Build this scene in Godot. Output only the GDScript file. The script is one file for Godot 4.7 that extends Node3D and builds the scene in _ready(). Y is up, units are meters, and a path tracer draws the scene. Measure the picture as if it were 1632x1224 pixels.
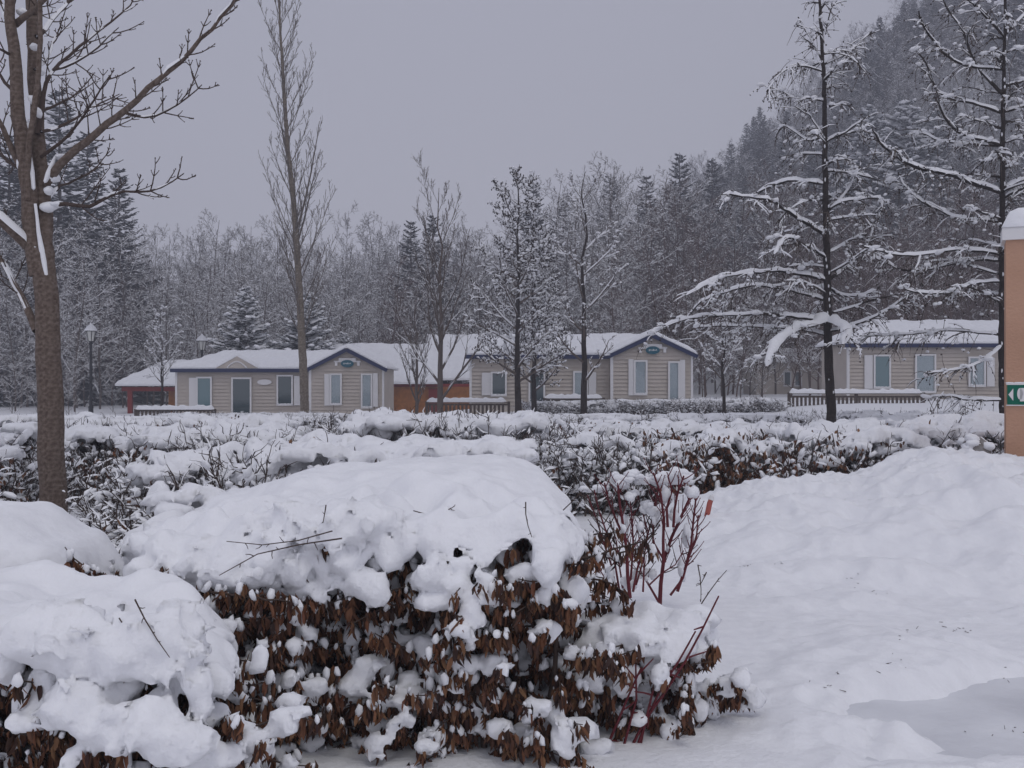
extends Node3D

const F := 1681.0
const EYE := 1.6
var taken := {}
var M := {}
var fine_noise := FastNoiseLite.new()
var mid_noise := FastNoiseLite.new()
var clod_noise := FastNoiseLite.new()

# ---------------------------------------------------------------- mesh builder
class MB:
	var v := PackedVector3Array()
	var n := PackedVector3Array()
	var c := PackedColorArray()
	var idx := PackedInt32Array()
	var tint := Color.WHITE
	var coloured := false
	func tri(a: Vector3, b: Vector3, d: Vector3) -> void:
		var nn := (b - a).cross(d - a).normalized()
		var k := v.size()
		v.append(a); v.append(b); v.append(d)
		for i in 3:
			n.append(nn)
			if coloured: c.append(tint)
		idx.append(k); idx.append(k + 2); idx.append(k + 1)
	func quad(a: Vector3, b: Vector3, d: Vector3, e: Vector3) -> void:   # counter-clockwise seen from outside
		tri(a, b, d); tri(a, d, e)
	func box(centre: Vector3, size: Vector3, turn := Basis()) -> void:
		var h := size * 0.5
		var p := []
		for i in 8:
			p.append(centre + turn * Vector3(h.x if i & 1 else -h.x, h.y if i & 2 else -h.y, h.z if i & 4 else -h.z))
		quad(p[4], p[5], p[7], p[6]); quad(p[1], p[0], p[2], p[3])
		quad(p[5], p[1], p[3], p[7]); quad(p[0], p[4], p[6], p[2])
		quad(p[6], p[7], p[3], p[2]); quad(p[0], p[1], p[5], p[4])
	func tube(pts: PackedVector3Array, rs: PackedFloat32Array, sides: int) -> void:
		var m := pts.size()
		if m < 2: return
		var start := v.size()
		var s1 := Vector3.ZERO
		for i in m:
			var d := (pts[mini(i + 1, m - 1)] - pts[maxi(i - 1, 0)]).normalized()
			if i == 0:
				s1 = d.cross(Vector3(0.31, 0.2, 0.93)).normalized()
			else:
				s1 = (s1 - d * s1.dot(d)).normalized()
			var s2 := d.cross(s1)
			for j in sides:
				var a := TAU * j / sides
				var u := s1 * cos(a) + s2 * sin(a)
				v.append(pts[i] + u * rs[i]); n.append(u)
				if coloured: c.append(tint)
		for i in m - 1:
			for j in sides:
				var a := start + i * sides + j
				var b := start + i * sides + (j + 1) % sides
				idx.append(a); idx.append(a + sides); idx.append(b)
				idx.append(b); idx.append(a + sides); idx.append(b + sides)
		# a closed tip
		var tip := v.size()
		v.append(pts[m - 1] + (pts[m - 1] - pts[m - 2]).normalized() * rs[m - 1]); n.append((pts[m - 1] - pts[m - 2]).normalized())
		if coloured: c.append(tint)
		for j in sides:
			idx.append(tip); idx.append(start + (m - 1) * sides + (j + 1) % sides); idx.append(start + (m - 1) * sides + j)
	# snow lying along the upper side of a branch
	func ridge(pts: PackedVector3Array, rs: PackedFloat32Array, wide: float, high: float, arch: int, rng: RandomNumberGenerator, gaps := 0.0) -> void:
		var m := pts.size()
		if m < 2: return
		var on := PackedFloat32Array()
		on.resize(m)
		for i in m:
			var d := (pts[mini(i + 1, m - 1)] - pts[maxi(i - 1, 0)]).normalized()
			var flat := 1.0 - absf(d.y)
			on[i] = 0.0 if flat < 0.08 or rng.randf() < gaps else minf(1.0, flat * 2.2) * rng.randf_range(0.5, 1.35)
		var prev := -1
		for i in m:
			if on[i] <= 0.0:
				prev = -1
				continue
			var d := (pts[mini(i + 1, m - 1)] - pts[maxi(i - 1, 0)]).normalized()
			var s := d.cross(Vector3.UP)
			if s.length() < 0.05:
				prev = -1
				continue
			s = s.normalized()
			var u := s.cross(d).normalized()
			var k := on[i]
			var tip := i == 0 or i == m - 1 or on[i - 1] <= 0.0 or on[mini(i + 1, m - 1)] <= 0.0
			if tip: k = 0.0
			var w := rs[i] * (0.35 if tip else 1.0) + wide * k
			var h := rs[i] * (0.55 if tip else 1.0) + high * k
			var at := v.size()
			for j in arch:
				var a := PI * j / (arch - 1.0)
				var q := s * cos(a) * w + u * (sin(a) * h - rs[i] * 0.15)
				v.append(pts[i] + q); n.append((s * cos(a) / w + u * (sin(a) + 0.25) / h).normalized())
				if coloured: c.append(tint)
			if prev >= 0:
				for j in arch - 1:
					idx.append(prev + j); idx.append(at + j); idx.append(prev + j + 1)
					idx.append(prev + j + 1); idx.append(at + j); idx.append(at + j + 1)
			prev = at
	# a smooth uneven lump for things close by
	func lump(at: Vector3, r: Vector3, turn: Basis, rng: RandomNumberGenerator, rough := 0.2) -> void:
		var k := v.size()
		var p1 := rng.randf() * TAU
		var p2 := rng.randf() * TAU
		for i in 9:
			var th := PI * i / 8.0
			for j in 12:
				var ph := TAU * j / 12.0
				var u := Vector3(sin(th) * cos(ph), cos(th), sin(th) * sin(ph))
				var g := 1.0 + rough * (sin(u.x * 3.1 + u.y * 2.3 + p1) * 0.6 + sin(u.z * 4.3 - u.y * 3.7 + p2) * 0.5)
				v.append(at + turn * (u * r * g)); n.append((turn * (u / r)).normalized())
				if coloured: c.append(tint)
		for i in 8:
			for j in 12:
				var a := k + i * 12 + j
				var b := k + i * 12 + (j + 1) % 12
				idx.append_array([a, a + 12, b, b, a + 12, b + 12])
	func blob(at: Vector3, r: Vector3, turn: Basis, rng: RandomNumberGenerator, rough := 0.22) -> void:
		var t := 1.618034
		var base := [Vector3(-1, t, 0), Vector3(1, t, 0), Vector3(-1, -t, 0), Vector3(1, -t, 0), Vector3(0, -1, t), Vector3(0, 1, t), Vector3(0, -1, -t), Vector3(0, 1, -t), Vector3(t, 0, -1), Vector3(t, 0, 1), Vector3(-t, 0, -1), Vector3(-t, 0, 1)]
		var f := [0, 11, 5, 0, 5, 1, 0, 1, 7, 0, 7, 10, 0, 10, 11, 1, 5, 9, 5, 11, 4, 11, 10, 2, 10, 7, 6, 7, 1, 8, 3, 9, 4, 3, 4, 2, 3, 2, 6, 3, 6, 8, 3, 8, 9, 4, 9, 5, 2, 4, 11, 6, 2, 10, 8, 6, 7, 9, 8, 1]
		var k := v.size()
		for p: Vector3 in base:
			var u := p / 1.902
			v.append(at + turn * (u * r * rng.randf_range(1.0 - rough, 1.0 + rough)))
			n.append((turn * (u / r)).normalized())
			if coloured: c.append(tint)
		for i in range(0, 60, 3):
			idx.append(k + f[i]); idx.append(k + f[i + 2]); idx.append(k + f[i + 1])
	# a dry leaf: folded along its rib and curled
	func leaf(at: Vector3, b: Basis, long: float, wide: float, fold: float, curl: float) -> void:
		var k := v.size()
		var p := [Vector3.ZERO, Vector3(-wide, long * 0.3, fold), Vector3(wide, long * 0.3, fold), Vector3(0, long * 0.45, 0), Vector3(-wide * 0.75, long * 0.7, fold + curl * 0.5), Vector3(wide * 0.75, long * 0.7, fold + curl * 0.4), Vector3(0, long, curl)]
		var nl := (b * Vector3(fold, 0, wide)).normalized()
		var nr := (b * Vector3(-fold, 0, wide)).normalized()
		var nm := b.z.normalized()
		var nn := [nm, nl, nr, nm, nl, nr, nm]
		for i in 7:
			v.append(at + b * p[i]); n.append(nn[i])
			if coloured: c.append(tint)
		for f in [[0, 1, 3], [0, 3, 2], [1, 4, 3], [2, 3, 5], [4, 6, 3], [3, 6, 5]]:
			idx.append(k + f[0]); idx.append(k + f[1]); idx.append(k + f[2])
	func surface(into: ArrayMesh, m: Material) -> void:
		if idx.is_empty(): return
		for i in range(0, idx.size(), 3):      # every face turns the way its normals point
			var p := v[idx[i]]
			if (v[idx[i + 1]] - p).cross(v[idx[i + 2]] - p).dot(n[idx[i]] + n[idx[i + 1]] + n[idx[i + 2]]) > 0.0:
				var q := idx[i + 1]
				idx[i + 1] = idx[i + 2]; idx[i + 2] = q
		var a := []
		a.resize(Mesh.ARRAY_MAX)
		a[Mesh.ARRAY_VERTEX] = v; a[Mesh.ARRAY_NORMAL] = n; a[Mesh.ARRAY_INDEX] = idx
		if coloured: a[Mesh.ARRAY_COLOR] = c
		into.add_surface_from_arrays(Mesh.PRIMITIVE_TRIANGLES, a)
		into.surface_set_material(into.get_surface_count() - 1, m)
	func mesh(m: Material) -> ArrayMesh:
		var am := ArrayMesh.new()
		surface(am, m)
		return am

# ---------------------------------------------------------------- scene helpers
func at(px: float, py: float, d: float) -> Vector3:      # the spot d metres ahead that is seen there
	return Vector3((px - 816.0) / F * d, EYE - (py - 612.0) / F * d, -d)
func numbered(called: String) -> String:
	taken[called] = taken.get(called, 0) + 1
	return called if taken[called] == 1 else "%s_%03d" % [called, taken[called] - 1]
func thing(called: String, label: String, category: String, where := Vector3.ZERO, group := "") -> Node3D:
	var o := Node3D.new()
	o.name = numbered(called); add_child(o); o.position = where
	describe(o, label, category, group)
	return o
func describe(o: Node, label: String, category: String, group := "") -> void:
	o.set_meta("label", label); o.set_meta("category", category)
	if group != "": o.set_meta("group", group)
func part(called: String, mesh: Mesh, parent: Node, where := Vector3.ZERO) -> MeshInstance3D:
	var o := MeshInstance3D.new()
	o.name = called; o.mesh = mesh; o.position = where
	parent.add_child(o, true)
	return o
func setting(called: String, mesh: Mesh) -> MeshInstance3D:
	var o := part(called, mesh, self)
	o.set_meta("kind", "structure")
	return o
func rng_of(s: int) -> RandomNumberGenerator:
	var r := RandomNumberGenerator.new()
	r.seed = s
	return r
func lin(r: float, g: float, b: float) -> Color:
	return Color(r, g, b).linear_to_srgb()
func ball(r: RandomNumberGenerator) -> Vector3:
	return Vector3(r.randf_range(-1, 1), r.randf_range(-1, 1), r.randf_range(-1, 1))
func turned(rng: RandomNumberGenerator) -> Basis:
	return Basis.from_euler(Vector3(rng.randf_range(-0.4, 0.4), rng.randf_range(0, TAU), rng.randf_range(-0.4, 0.4)))
func ramp(x: float, xs: Array, ys: Array) -> float:
	if x <= xs[0]: return ys[0]
	for i in xs.size() - 1:
		if x <= xs[i + 1]:
			return lerpf(ys[i], ys[i + 1], smoothstep(0.0, 1.0, (x - xs[i]) / (xs[i + 1] - xs[i])))
	return ys[-1]

# ---------------------------------------------------------------- materials
func noise_image(seed_: int, freq: float, size: int, lo: Color, hi: Color, power := 1.0, kind := FastNoiseLite.TYPE_SIMPLEX_SMOOTH, stretch := 1.0) -> ImageTexture:
	var f := FastNoiseLite.new()
	f.seed = seed_; f.frequency = freq; f.noise_type = kind; f.fractal_octaves = 5
	var g := f.get_seamless_image(size, size)
	g.convert(Image.FORMAT_RGB8)
	var im := Image.create(size, size, false, Image.FORMAT_RGB8)
	for y in size:
		for x in size:
			var t := pow(g.get_pixel(x, int(y * stretch) % size).r, power)
			im.set_pixel(x, y, lo.lerp(hi, t))
	im.generate_mipmaps()
	return ImageTexture.create_from_image(im)
func bump_texture(seed_: int, freq: float, size: int, strength: float, kind := FastNoiseLite.TYPE_SIMPLEX_SMOOTH) -> ImageTexture:
	var f := FastNoiseLite.new()
	f.seed = seed_; f.frequency = freq; f.noise_type = kind; f.fractal_octaves = 5; f.fractal_gain = 0.6
	var g := f.get_seamless_image(size, size)
	g.bump_map_to_normal_map(strength)
	return ImageTexture.create_from_image(g)
func plain(c: Color, rough := 0.9, tex: Texture2D = null, scale := 1.0, bump: Texture2D = null, depth := 1.0) -> StandardMaterial3D:
	var m := StandardMaterial3D.new()
	m.albedo_color = c; m.roughness = rough; m.metallic_specular = 0.3
	if tex or bump:
		m.uv1_triplanar = true; m.uv1_world_triplanar = true; m.uv1_scale = Vector3.ONE * scale
	if tex: m.albedo_texture = tex
	if bump:
		m.normal_enabled = true; m.normal_texture = bump; m.normal_scale = depth
	return m
func make_materials() -> void:
	var grain := bump_texture(3, 0.03, 512, 5.0)
	var speck := noise_image(4, 0.02, 256, Color(0.95, 0.95, 0.955), Color(1, 1, 1))
	M.snow = plain(lin(0.83, 0.835, 0.855), 0.85, speck, 1.1, grain, 0.55)
	M.far_snow = plain(lin(0.83, 0.835, 0.855), 0.9)
	M.packed = plain(lin(0.74, 0.75, 0.775), 0.55, noise_image(5, 0.012, 256, Color(0.86, 0.86, 0.87), Color(1, 1, 1)), 0.35, grain, 0.2)
	var bark_t := noise_image(6, 0.025, 256, Color(0.55, 0.5, 0.46), Color(1, 1, 1), 1.0, FastNoiseLite.TYPE_SIMPLEX_SMOOTH)
	var bark_b := bump_texture(7, 0.05, 256, 8.0)
	M.bark = plain(lin(0.23, 0.185, 0.16), 0.9, bark_t, 3.0, bark_b, 0.7)
	M.twig = plain(lin(0.07, 0.05, 0.042), 0.9)
	M.poplar = plain(lin(0.30, 0.265, 0.22), 0.9, bark_t, 1.5, bark_b, 0.6)
	M.poplar_twig = plain(lin(0.13, 0.11, 0.095), 0.9)
	M.dark_bark = plain(lin(0.05, 0.04, 0.035), 0.9, bark_t, 2.0, bark_b, 0.8)
	M.wood_bark = plain(lin(0.105, 0.083, 0.07), 0.95)
	M.red_bark = plain(lin(0.115, 0.072, 0.056), 0.95)
	M.needles = plain(lin(0.022, 0.036, 0.032), 0.8)
	M.dogwood = plain(lin(0.115, 0.02, 0.026), 0.6)
	var lf := plain(Color.WHITE, 0.75)
	lf.vertex_color_use_as_albedo = true; lf.backlight = lin(0.12, 0.06, 0.03)
	M.leaf_any = lf
	M.leaves = []
	for k in LEAF_TONES:
		var q := plain(lin(k.x, k.y, k.z), 0.75)
		q.backlight = lin(0.12, 0.06, 0.03)
		M.leaves.append(q)
	M.siding = plain(lin(0.53, 0.475, 0.425), 0.6, noise_image(8, 0.01, 128, Color(0.93, 0.93, 0.92), Color(1, 1, 1)), 0.4)
	M.white = plain(lin(0.70, 0.69, 0.69), 0.5)
	M.navy = plain(lin(0.022, 0.032, 0.085), 0.5)
	M.roof = plain(lin(0.06, 0.055, 0.055), 0.9)
	var g := plain(lin(0.03, 0.055, 0.06), 0.06); g.metallic_specular = 0.9
	M.glass_dark = g
	var g2 := plain(lin(0.09, 0.17, 0.185), 0.06); g2.metallic_specular = 0.9
	M.glass_teal = g2
	M.curtain = plain(lin(0.30, 0.33, 0.36), 0.9)
	var pane := StandardMaterial3D.new()
	pane.albedo_color = Color(0.75, 0.85, 0.87, 0.12); pane.transparency = BaseMaterial3D.TRANSPARENCY_ALPHA; pane.roughness = 0.03
	M.pane = pane
	M.room = plain(lin(0.02, 0.022, 0.025), 0.9)
	M.plaque = plain(lin(0.015, 0.10, 0.14), 0.4)
	M.orange = plain(lin(0.50, 0.20, 0.05), 0.7, noise_image(18, 0.02, 128, Color(0.8, 0.78, 0.76), Color(1, 1, 1)), 0.8)
	M.red = plain(lin(0.20, 0.022, 0.016), 0.6)
	M.marker_red = plain(lin(0.36, 0.10, 0.08), 0.6)
	M.fence = plain(lin(0.15, 0.125, 0.11), 0.9, bark_t, 2.0)
	M.iron = plain(lin(0.018, 0.02, 0.022), 0.5)
	var lg := plain(lin(0.55, 0.55, 0.52), 0.25)
	M.lamp_glass = lg
	M.stucco = plain(lin(0.50, 0.30, 0.205), 0.95, noise_image(9, 0.012, 256, Color(0.94, 0.93, 0.92), Color(1, 1, 1)), 0.5, bump_texture(10, 0.2, 256, 4.0), 0.25)
	M.green = plain(lin(0.0, 0.12, 0.075), 0.45)
	M.rock = plain(lin(0.36, 0.36, 0.37), 0.95, bark_t, 1.5, bark_b, 1.0)
	M.cone = plain(lin(0.035, 0.026, 0.022), 0.9)
const LEAF_TONES := [Vector3(0.155, 0.072, 0.040), Vector3(0.105, 0.050, 0.031), Vector3(0.06, 0.032, 0.024), Vector3(0.19, 0.098, 0.052), Vector3(0.13, 0.055, 0.030), Vector3(0.042, 0.025, 0.021)]

# ---------------------------------------------------------------- the ground
func road_edge(x: float, d: float) -> float:      # how far inside the scraped strip a spot lies
	var n := mid_noise.get_noise_2d(x * 1.3, d * 1.3) * 0.35 + fine_noise.get_noise_2d(x, d) * 0.1
	var a := minf(d - (4.55 - (x - 1.7) * 0.05), (5.72 - (2.9 - x) * 0.45) - d) + n * 0.5
	return minf(a, x - 1.75 + n)
func gh(x: float, d: float) -> float:
	var h := mid_noise.get_noise_2d(x * 0.35, d * 0.35) * 0.05
	if d > 25.0:
		h += smoothstep(26.0, 43.0, d) * ramp(x, [-6.0, 1.0, 8.0, 14.0, 24.0], [0.0, 0.42, 0.5, 0.85, 1.0])
		h += 3.0 * smoothstep(85.0, 150.0, d)
		h += maxf(0.0, x - 9.0) * 0.86 * smoothstep(72.0, 180.0, d)
	return h
func near_h(x: float, d: float) -> float:
	var h := gh(x, d)
	if d < 16.0 and x > -3.0:
		var open := smoothstep(0.5, 1.5, x - (d - 5.0) * 0.10)
		var crest := ramp(x, [1.2, 2.0, 2.8, 3.6, 4.5, 5.6, 7.0], [0.12, 0.38, 0.54, 0.63, 0.87, 0.80, 0.95])
		var bank := smoothstep(6.6, 11.2, d + mid_noise.get_noise_2d(x, d) * 0.7) * (1.0 - smoothstep(11.5, 12.9, d)) * crest
		bank += 0.10 * open * smoothstep(7.2, 5.6, d) * (1.0 - smoothstep(2.2, 3.2, x)) + 0.28 * smoothstep(3.1, 4.2, x) * smoothstep(7.6, 6.6, d) * smoothstep(5.7, 6.4, d)
		var rough := open * (0.35 + 0.65 * smoothstep(9.0, 11.3, d)) * (1.0 - smoothstep(12.3, 13.2, d))
		var cl := clod_noise.get_noise_2d(x * 1.5, d * 1.5)
		h += bank * smoothstep(1.0, 1.7, x)
		h += rough * (cl * 0.075 + clod_noise.get_noise_2d(x * 4.0 + 30.0, d * 4.0) * 0.022) + open * (fine_noise.get_noise_2d(x * 0.55, d * 0.55) * 0.028 + mid_noise.get_noise_2d(x * 0.9, d * 0.9) * 0.05)
		h += (1.0 - open) * mid_noise.get_noise_2d(x * 1.4, d * 1.4) * 0.06
		var e := road_edge(x, d)
		h = lerpf(maxf(h, 0.03), -0.05, smoothstep(-0.35, 0.12, e))
	return h
func build_ground() -> void:
	var xs := PackedFloat32Array()
	var ds := PackedFloat32Array()
	var x := -210.0
	while x < -12.0: xs.append(x); x += maxf(1.2, -x * 0.06)
	while x < -0.6: xs.append(x); x += 0.4
	while x < 6.4: xs.append(x); x += 0.035
	while x < 200.0: xs.append(x); x += maxf(0.4, (x - 5.0) * 0.06)
	var d := -12.0
	while d < 3.2: ds.append(d); d += 0.6
	while d < 13.0: ds.append(d); d += 0.04
	while d < 290.0: ds.append(d); d += maxf(0.3, (d - 12.0) * 0.06)
	var m := MB.new()
	var w := xs.size()
	for dd in ds:
		for xx in xs:
			m.v.append(Vector3(xx, near_h(xx, dd), -dd))
	m.n.resize(m.v.size())
	for j in ds.size():
		for i in w:
			var a := m.v[j * w + mini(i + 1, w - 1)] - m.v[j * w + maxi(i - 1, 0)]
			var b := m.v[mini(j + 1, ds.size() - 1) * w + i] - m.v[maxi(j - 1, 0) * w + i]
			m.n[j * w + i] = a.cross(b).normalized()
	for j in ds.size() - 1:
		for i in w - 1:
			var k := j * w + i
			m.idx.append_array([k, k + w, k + 1, k + 1, k + w, k + w + 1])
	setting("snowy_ground", m.mesh(M.snow))
	var r := MB.new()
	r.quad(Vector3(0.8, 0.004, -3.0), Vector3(9, 0.004, -3.0), Vector3(9, 0.004, -7.2), Vector3(0.8, 0.004, -7.2))
	setting("packed_snow_road", r.mesh(M.packed))

# ---------------------------------------------------------------- snow bodies by surface nets
# top.call(x, d) is the height of the snow, inside.call(x, d) the distance in from its edge; blobs are [centre, radii]
func snow_body(x0: float, x1: float, y0: float, y1: float, d0: float, d1: float, cell: float, top: Callable, inside: Callable, round_: float, thick: float, blobs: Array, rough := 0.012) -> ArrayMesh:
	var nx := int((x1 - x0) / cell) + 2
	var ny := int((y1 - y0) / cell) + 2
	var nz := int((d1 - d0) / cell) + 2
	var f := PackedFloat32Array()
	f.resize(nx * ny * nz)
	f.fill(-0.3)
	var row := nx * ny
	var tops := PackedFloat32Array()
	tops.resize(nx * nz)
	tops.fill(99.0)
	for k in nz:
		var d := d0 + k * cell
		for i in nx:
			var x := x0 + i * cell
			var e: float = inside.call(x, d)
			if e < -0.1: continue
			var q := clampf(e / round_, 0.0, 1.0)
			var t: float = top.call(x, d)
			var drop := round_ * 0.75 * (1.0 - sqrt(maxf(0.0, 1.0 - (1.0 - q) * (1.0 - q))))
			var low := t - thick * (0.8 + 0.5 * mid_noise.get_noise_2d(x * 5.0, d * 5.0))
			var up := t - drop
			tops[k * nx + i] = up
			for j in ny:
				var y := y0 + j * cell
				f[k * row + j * nx + i] = minf(minf(up - y, y - low), e)
	for b in blobs:
		var c: Vector3 = b[0]
		var r: Vector3 = b[1]
		var big := maxf(r.x, maxf(r.y, r.z))
		var small := minf(r.x, minf(r.y, r.z))
		var cd := -c.z
		for k in range(maxi(0, int((cd - r.z - d0) / cell) - 1), mini(nz, int((cd + r.z - d0) / cell) + 3)):
			for j in range(maxi(0, int((c.y - r.y - y0) / cell) - 1), mini(ny, int((c.y + r.y - y0) / cell) + 3)):
				for i in range(maxi(0, int((c.x - r.x - x0) / cell) - 1), mini(nx, int((c.x + r.x - x0) / cell) + 3)):
					var u := (x0 + i * cell - c.x) / r.x
					var w := (y0 + j * cell - c.y) / r.y
					var q := (d0 + k * cell - cd) / r.z
					var wob := 1.0 + 0.5 * fine_noise.get_noise_3d((x0 + i * cell) * 1.3, (y0 + j * cell) * 1.3, (d0 + k * cell) * 1.3)
					var g := (1.0 - wob * sqrt(u * u + w * w + q * q)) * small
					var at_ := k * row + j * nx + i
					var o := f[at_]
					var s := 0.02
					var hh := clampf(0.5 + 0.5 * (g - o) / s, 0.0, 1.0)
					f[at_] = lerpf(o, g, hh) + s * hh * (1.0 - hh)
	for k in nz:
		for j in ny:
			for i in nx:
				var at_ := k * row + j * nx + i
				if absf(f[at_]) < 0.05:
					var x := x0 + i * cell
					var y := y0 + j * cell
					var d := d0 + k * cell
					var a := 0.7 if y > tops[k * nx + i] - 0.09 else 1.5
					f[at_] += rough * a * (fine_noise.get_noise_3d(x * 1.6, y * 1.6, d * 1.6) + (a - 0.5) * 0.7 * fine_noise.get_noise_3d(x * 4.5, y * 4.5, d * 4.5))
	var m := MB.new()
	var id := PackedInt32Array()
	id.resize(nx * ny * nz)
	id.fill(-1)
	var o8 := PackedInt32Array([0, 1, nx, nx + 1, row, row + 1, row + nx, row + nx + 1])
	var edges := [[0, 1], [2, 3], [4, 5], [6, 7], [0, 2], [1, 3], [4, 6], [5, 7], [0, 4], [1, 5], [2, 6], [3, 7]]
	for k in nz - 1:
		for j in ny - 1:
			for i in nx - 1:
				var p := k * row + j * nx + i
				var a := f[p] > 0.0
				if (f[p + 1] > 0.0) == a and (f[p + nx] > 0.0) == a and (f[p + nx + 1] > 0.0) == a and (f[p + row] > 0.0) == a and (f[p + row + 1] > 0.0) == a and (f[p + row + nx] > 0.0) == a and (f[p + row + nx + 1] > 0.0) == a:
					continue
				var sum := Vector3.ZERO
				var cnt := 0
				for e in edges:
					var u := f[p + o8[e[0]]]
					var w := f[p + o8[e[1]]]
					if (u > 0.0) != (w > 0.0):
						var t := u / (u - w)
						var c0: int = e[0]
						var c1: int = e[1]
						sum += Vector3(lerpf(c0 & 1, c1 & 1, t), lerpf((c0 >> 1) & 1, (c1 >> 1) & 1, t), lerpf(c0 >> 2, c1 >> 2, t))
						cnt += 1
				id[p] = m.v.size()
				sum = sum / cnt + Vector3(i, j, k)
				m.v.append(Vector3(x0 + sum.x * cell, y0 + sum.y * cell, -(d0 + sum.z * cell)))
	m.n.resize(m.v.size())
	for k in range(1, nz - 1):
		for j in range(1, ny - 1):
			for i in range(1, nx - 1):
				var p := k * row + j * nx + i
				if id[p] < 0: continue
				var a := f[p] > 0.0
				if (f[p + 1] > 0.0) != a: _face(m, id[p], id[p - nx], id[p - nx - row], id[p - row])
				if (f[p + nx] > 0.0) != a: _face(m, id[p], id[p - row], id[p - row - 1], id[p - 1])
				if (f[p + row] > 0.0) != a: _face(m, id[p], id[p - 1], id[p - 1 - nx], id[p - nx])
				# the field's slope gives the normal
	for k in range(1, nz - 2):
		for j in range(1, ny - 2):
			for i in range(1, nx - 2):
				var p := k * row + j * nx + i
				if id[p] < 0: continue
				var g := Vector3(f[p + 2] + f[p + 2 + nx + row] - f[p - 1] - f[p - 1 + nx + row], f[p + 2 * nx] + f[p + 1 + 2 * nx + row] - f[p - nx] - f[p + 1 - nx + row], -(f[p + 2 * row] + f[p + 1 + nx + 2 * row] - f[p - row] - f[p + 1 + nx - row]))
				m.n[id[p]] = (-g).normalized() if g.length() > 1e-6 else Vector3.UP
	return m.mesh(M.snow)
func _face(m: MB, a: int, b: int, c: int, d: int) -> void:
	if a < 0 or b < 0 or c < 0 or d < 0: return
	m.idx.append_array([a, b, c, a, c, d])
func rounded(x: float, d: float, x0: float, x1: float, d0: float, d1: float) -> float:
	var r := 0.3
	var qx := absf(x - (x0 + x1) * 0.5) - (x1 - x0) * 0.5 + r
	var qd := absf(d - (d0 + d1) * 0.5) - (d1 - d0) * 0.5 + r
	return r - Vector2(maxf(qx, 0.0), maxf(qd, 0.0)).length() - minf(maxf(qx, qd), 0.0)

# ---------------------------------------------------------------- trees
func grow(w: MB, s: MB, p: Vector3, dir: Vector3, long: float, r: float, lvl: int, P: Dictionary, rng: RandomNumberGenerator) -> void:
	var seg: int = P.seg[lvl]
	var pts := PackedVector3Array([p])
	var rs := PackedFloat32Array([r])
	var d := dir
	for i in seg:
		d = (d + ball(rng) * P.wig[lvl] + Vector3.UP * P.up[lvl]).normalized()
		p += d * long / seg
		pts.append(p)
		rs.append(maxf(r * (1.0 - P.taper * (i + 1.0) / seg), P.thin))
	w.tube(pts, rs, P.sides[lvl])
	if s and lvl >= P.snow_from:
		s.ridge(pts, rs, P.snow_w, P.snow_h, P.arch[lvl], rng, P.gaps)
	if lvl >= P.levels: return
	var cnt: int = P.n[lvl]
	var az := rng.randf() * TAU
	for k in cnt:
		var t: float = lerpf(P.t0[lvl], 0.99, (k + rng.randf()) / cnt)
		var at_ := t * seg
		var i := mini(int(at_), seg - 1)
		var q := pts[i].lerp(pts[i + 1], at_ - i)
		var ax := (pts[i + 1] - pts[i]).normalized()
		az += 2.4 + rng.randf_range(-0.5, 0.5)
		var side := ax.cross(Vector3(0.3, 0.4, 0.86)).normalized().rotated(ax, az)
		var an: float = P.ang[lvl] * rng.randf_range(0.75, 1.25)
		var cl: float = long * P.len[lvl] * rng.randf_range(0.65, 1.2)
		cl *= lerpf(1.0, P.top[lvl], t)
		grow(w, s, q, ax * cos(an) + side * sin(an), cl, maxf(rs[i] * P.rr[lvl], P.thin), lvl + 1, P, rng)
func bare_variant(seed_: int, h: float, form: int, gaps: float) -> Array:
	var rng := rng_of(seed_)
	var P := {"seg": [9, 5, 3, 2], "wig": [0.10, 0.16, 0.22, 0.22], "up": [0.05, 0.10, 0.08, 0.05], "taper": 0.85, "thin": 0.009, "sides": [6, 4, 3, 3], "levels": 3, "n": [30, 9, 5], "t0": [0.08, 0.2, 0.15], "ang": [0.95, 0.75, 0.75], "len": [0.34, 0.42, 0.55], "top": [0.35, 0.5, 0.6], "rr": [0.45, 0.5, 0.6], "snow_from": 1, "snow_w": 0.012, "snow_h": 0.03, "arch": [4, 4, 3, 3], "gaps": gaps}
	if form == 1:
		P.ang = [0.6, 0.6, 0.6]; P.up = [0.03, 0.16, 0.12, 0.08]; P.len = [0.30, 0.42, 0.55]
	elif form == 2:
		P.n = [20, 9, 6]; P.len = [0.42, 0.4, 0.5]; P.t0 = [0.2, 0.15, 0.1]; P.ang = [1.1, 0.8, 0.8]
	elif form == 3:      # brushy thicket
		P.n = [18, 7, 6]; P.t0 = [0.03, 0.1, 0.1]; P.len = [0.55, 0.45, 0.5]; P.ang = [0.7, 0.6, 0.7]; P.top = [0.25, 0.5, 0.6]
	var w := MB.new()
	var s := MB.new()
	grow(w, s, Vector3(0, -0.3, 0), Vector3(rng.randf_range(-0.05, 0.05), 1, rng.randf_range(-0.05, 0.05)).normalized(), h, h * 0.0055 + 0.012, 0, P, rng)
	return [w, s]
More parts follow.
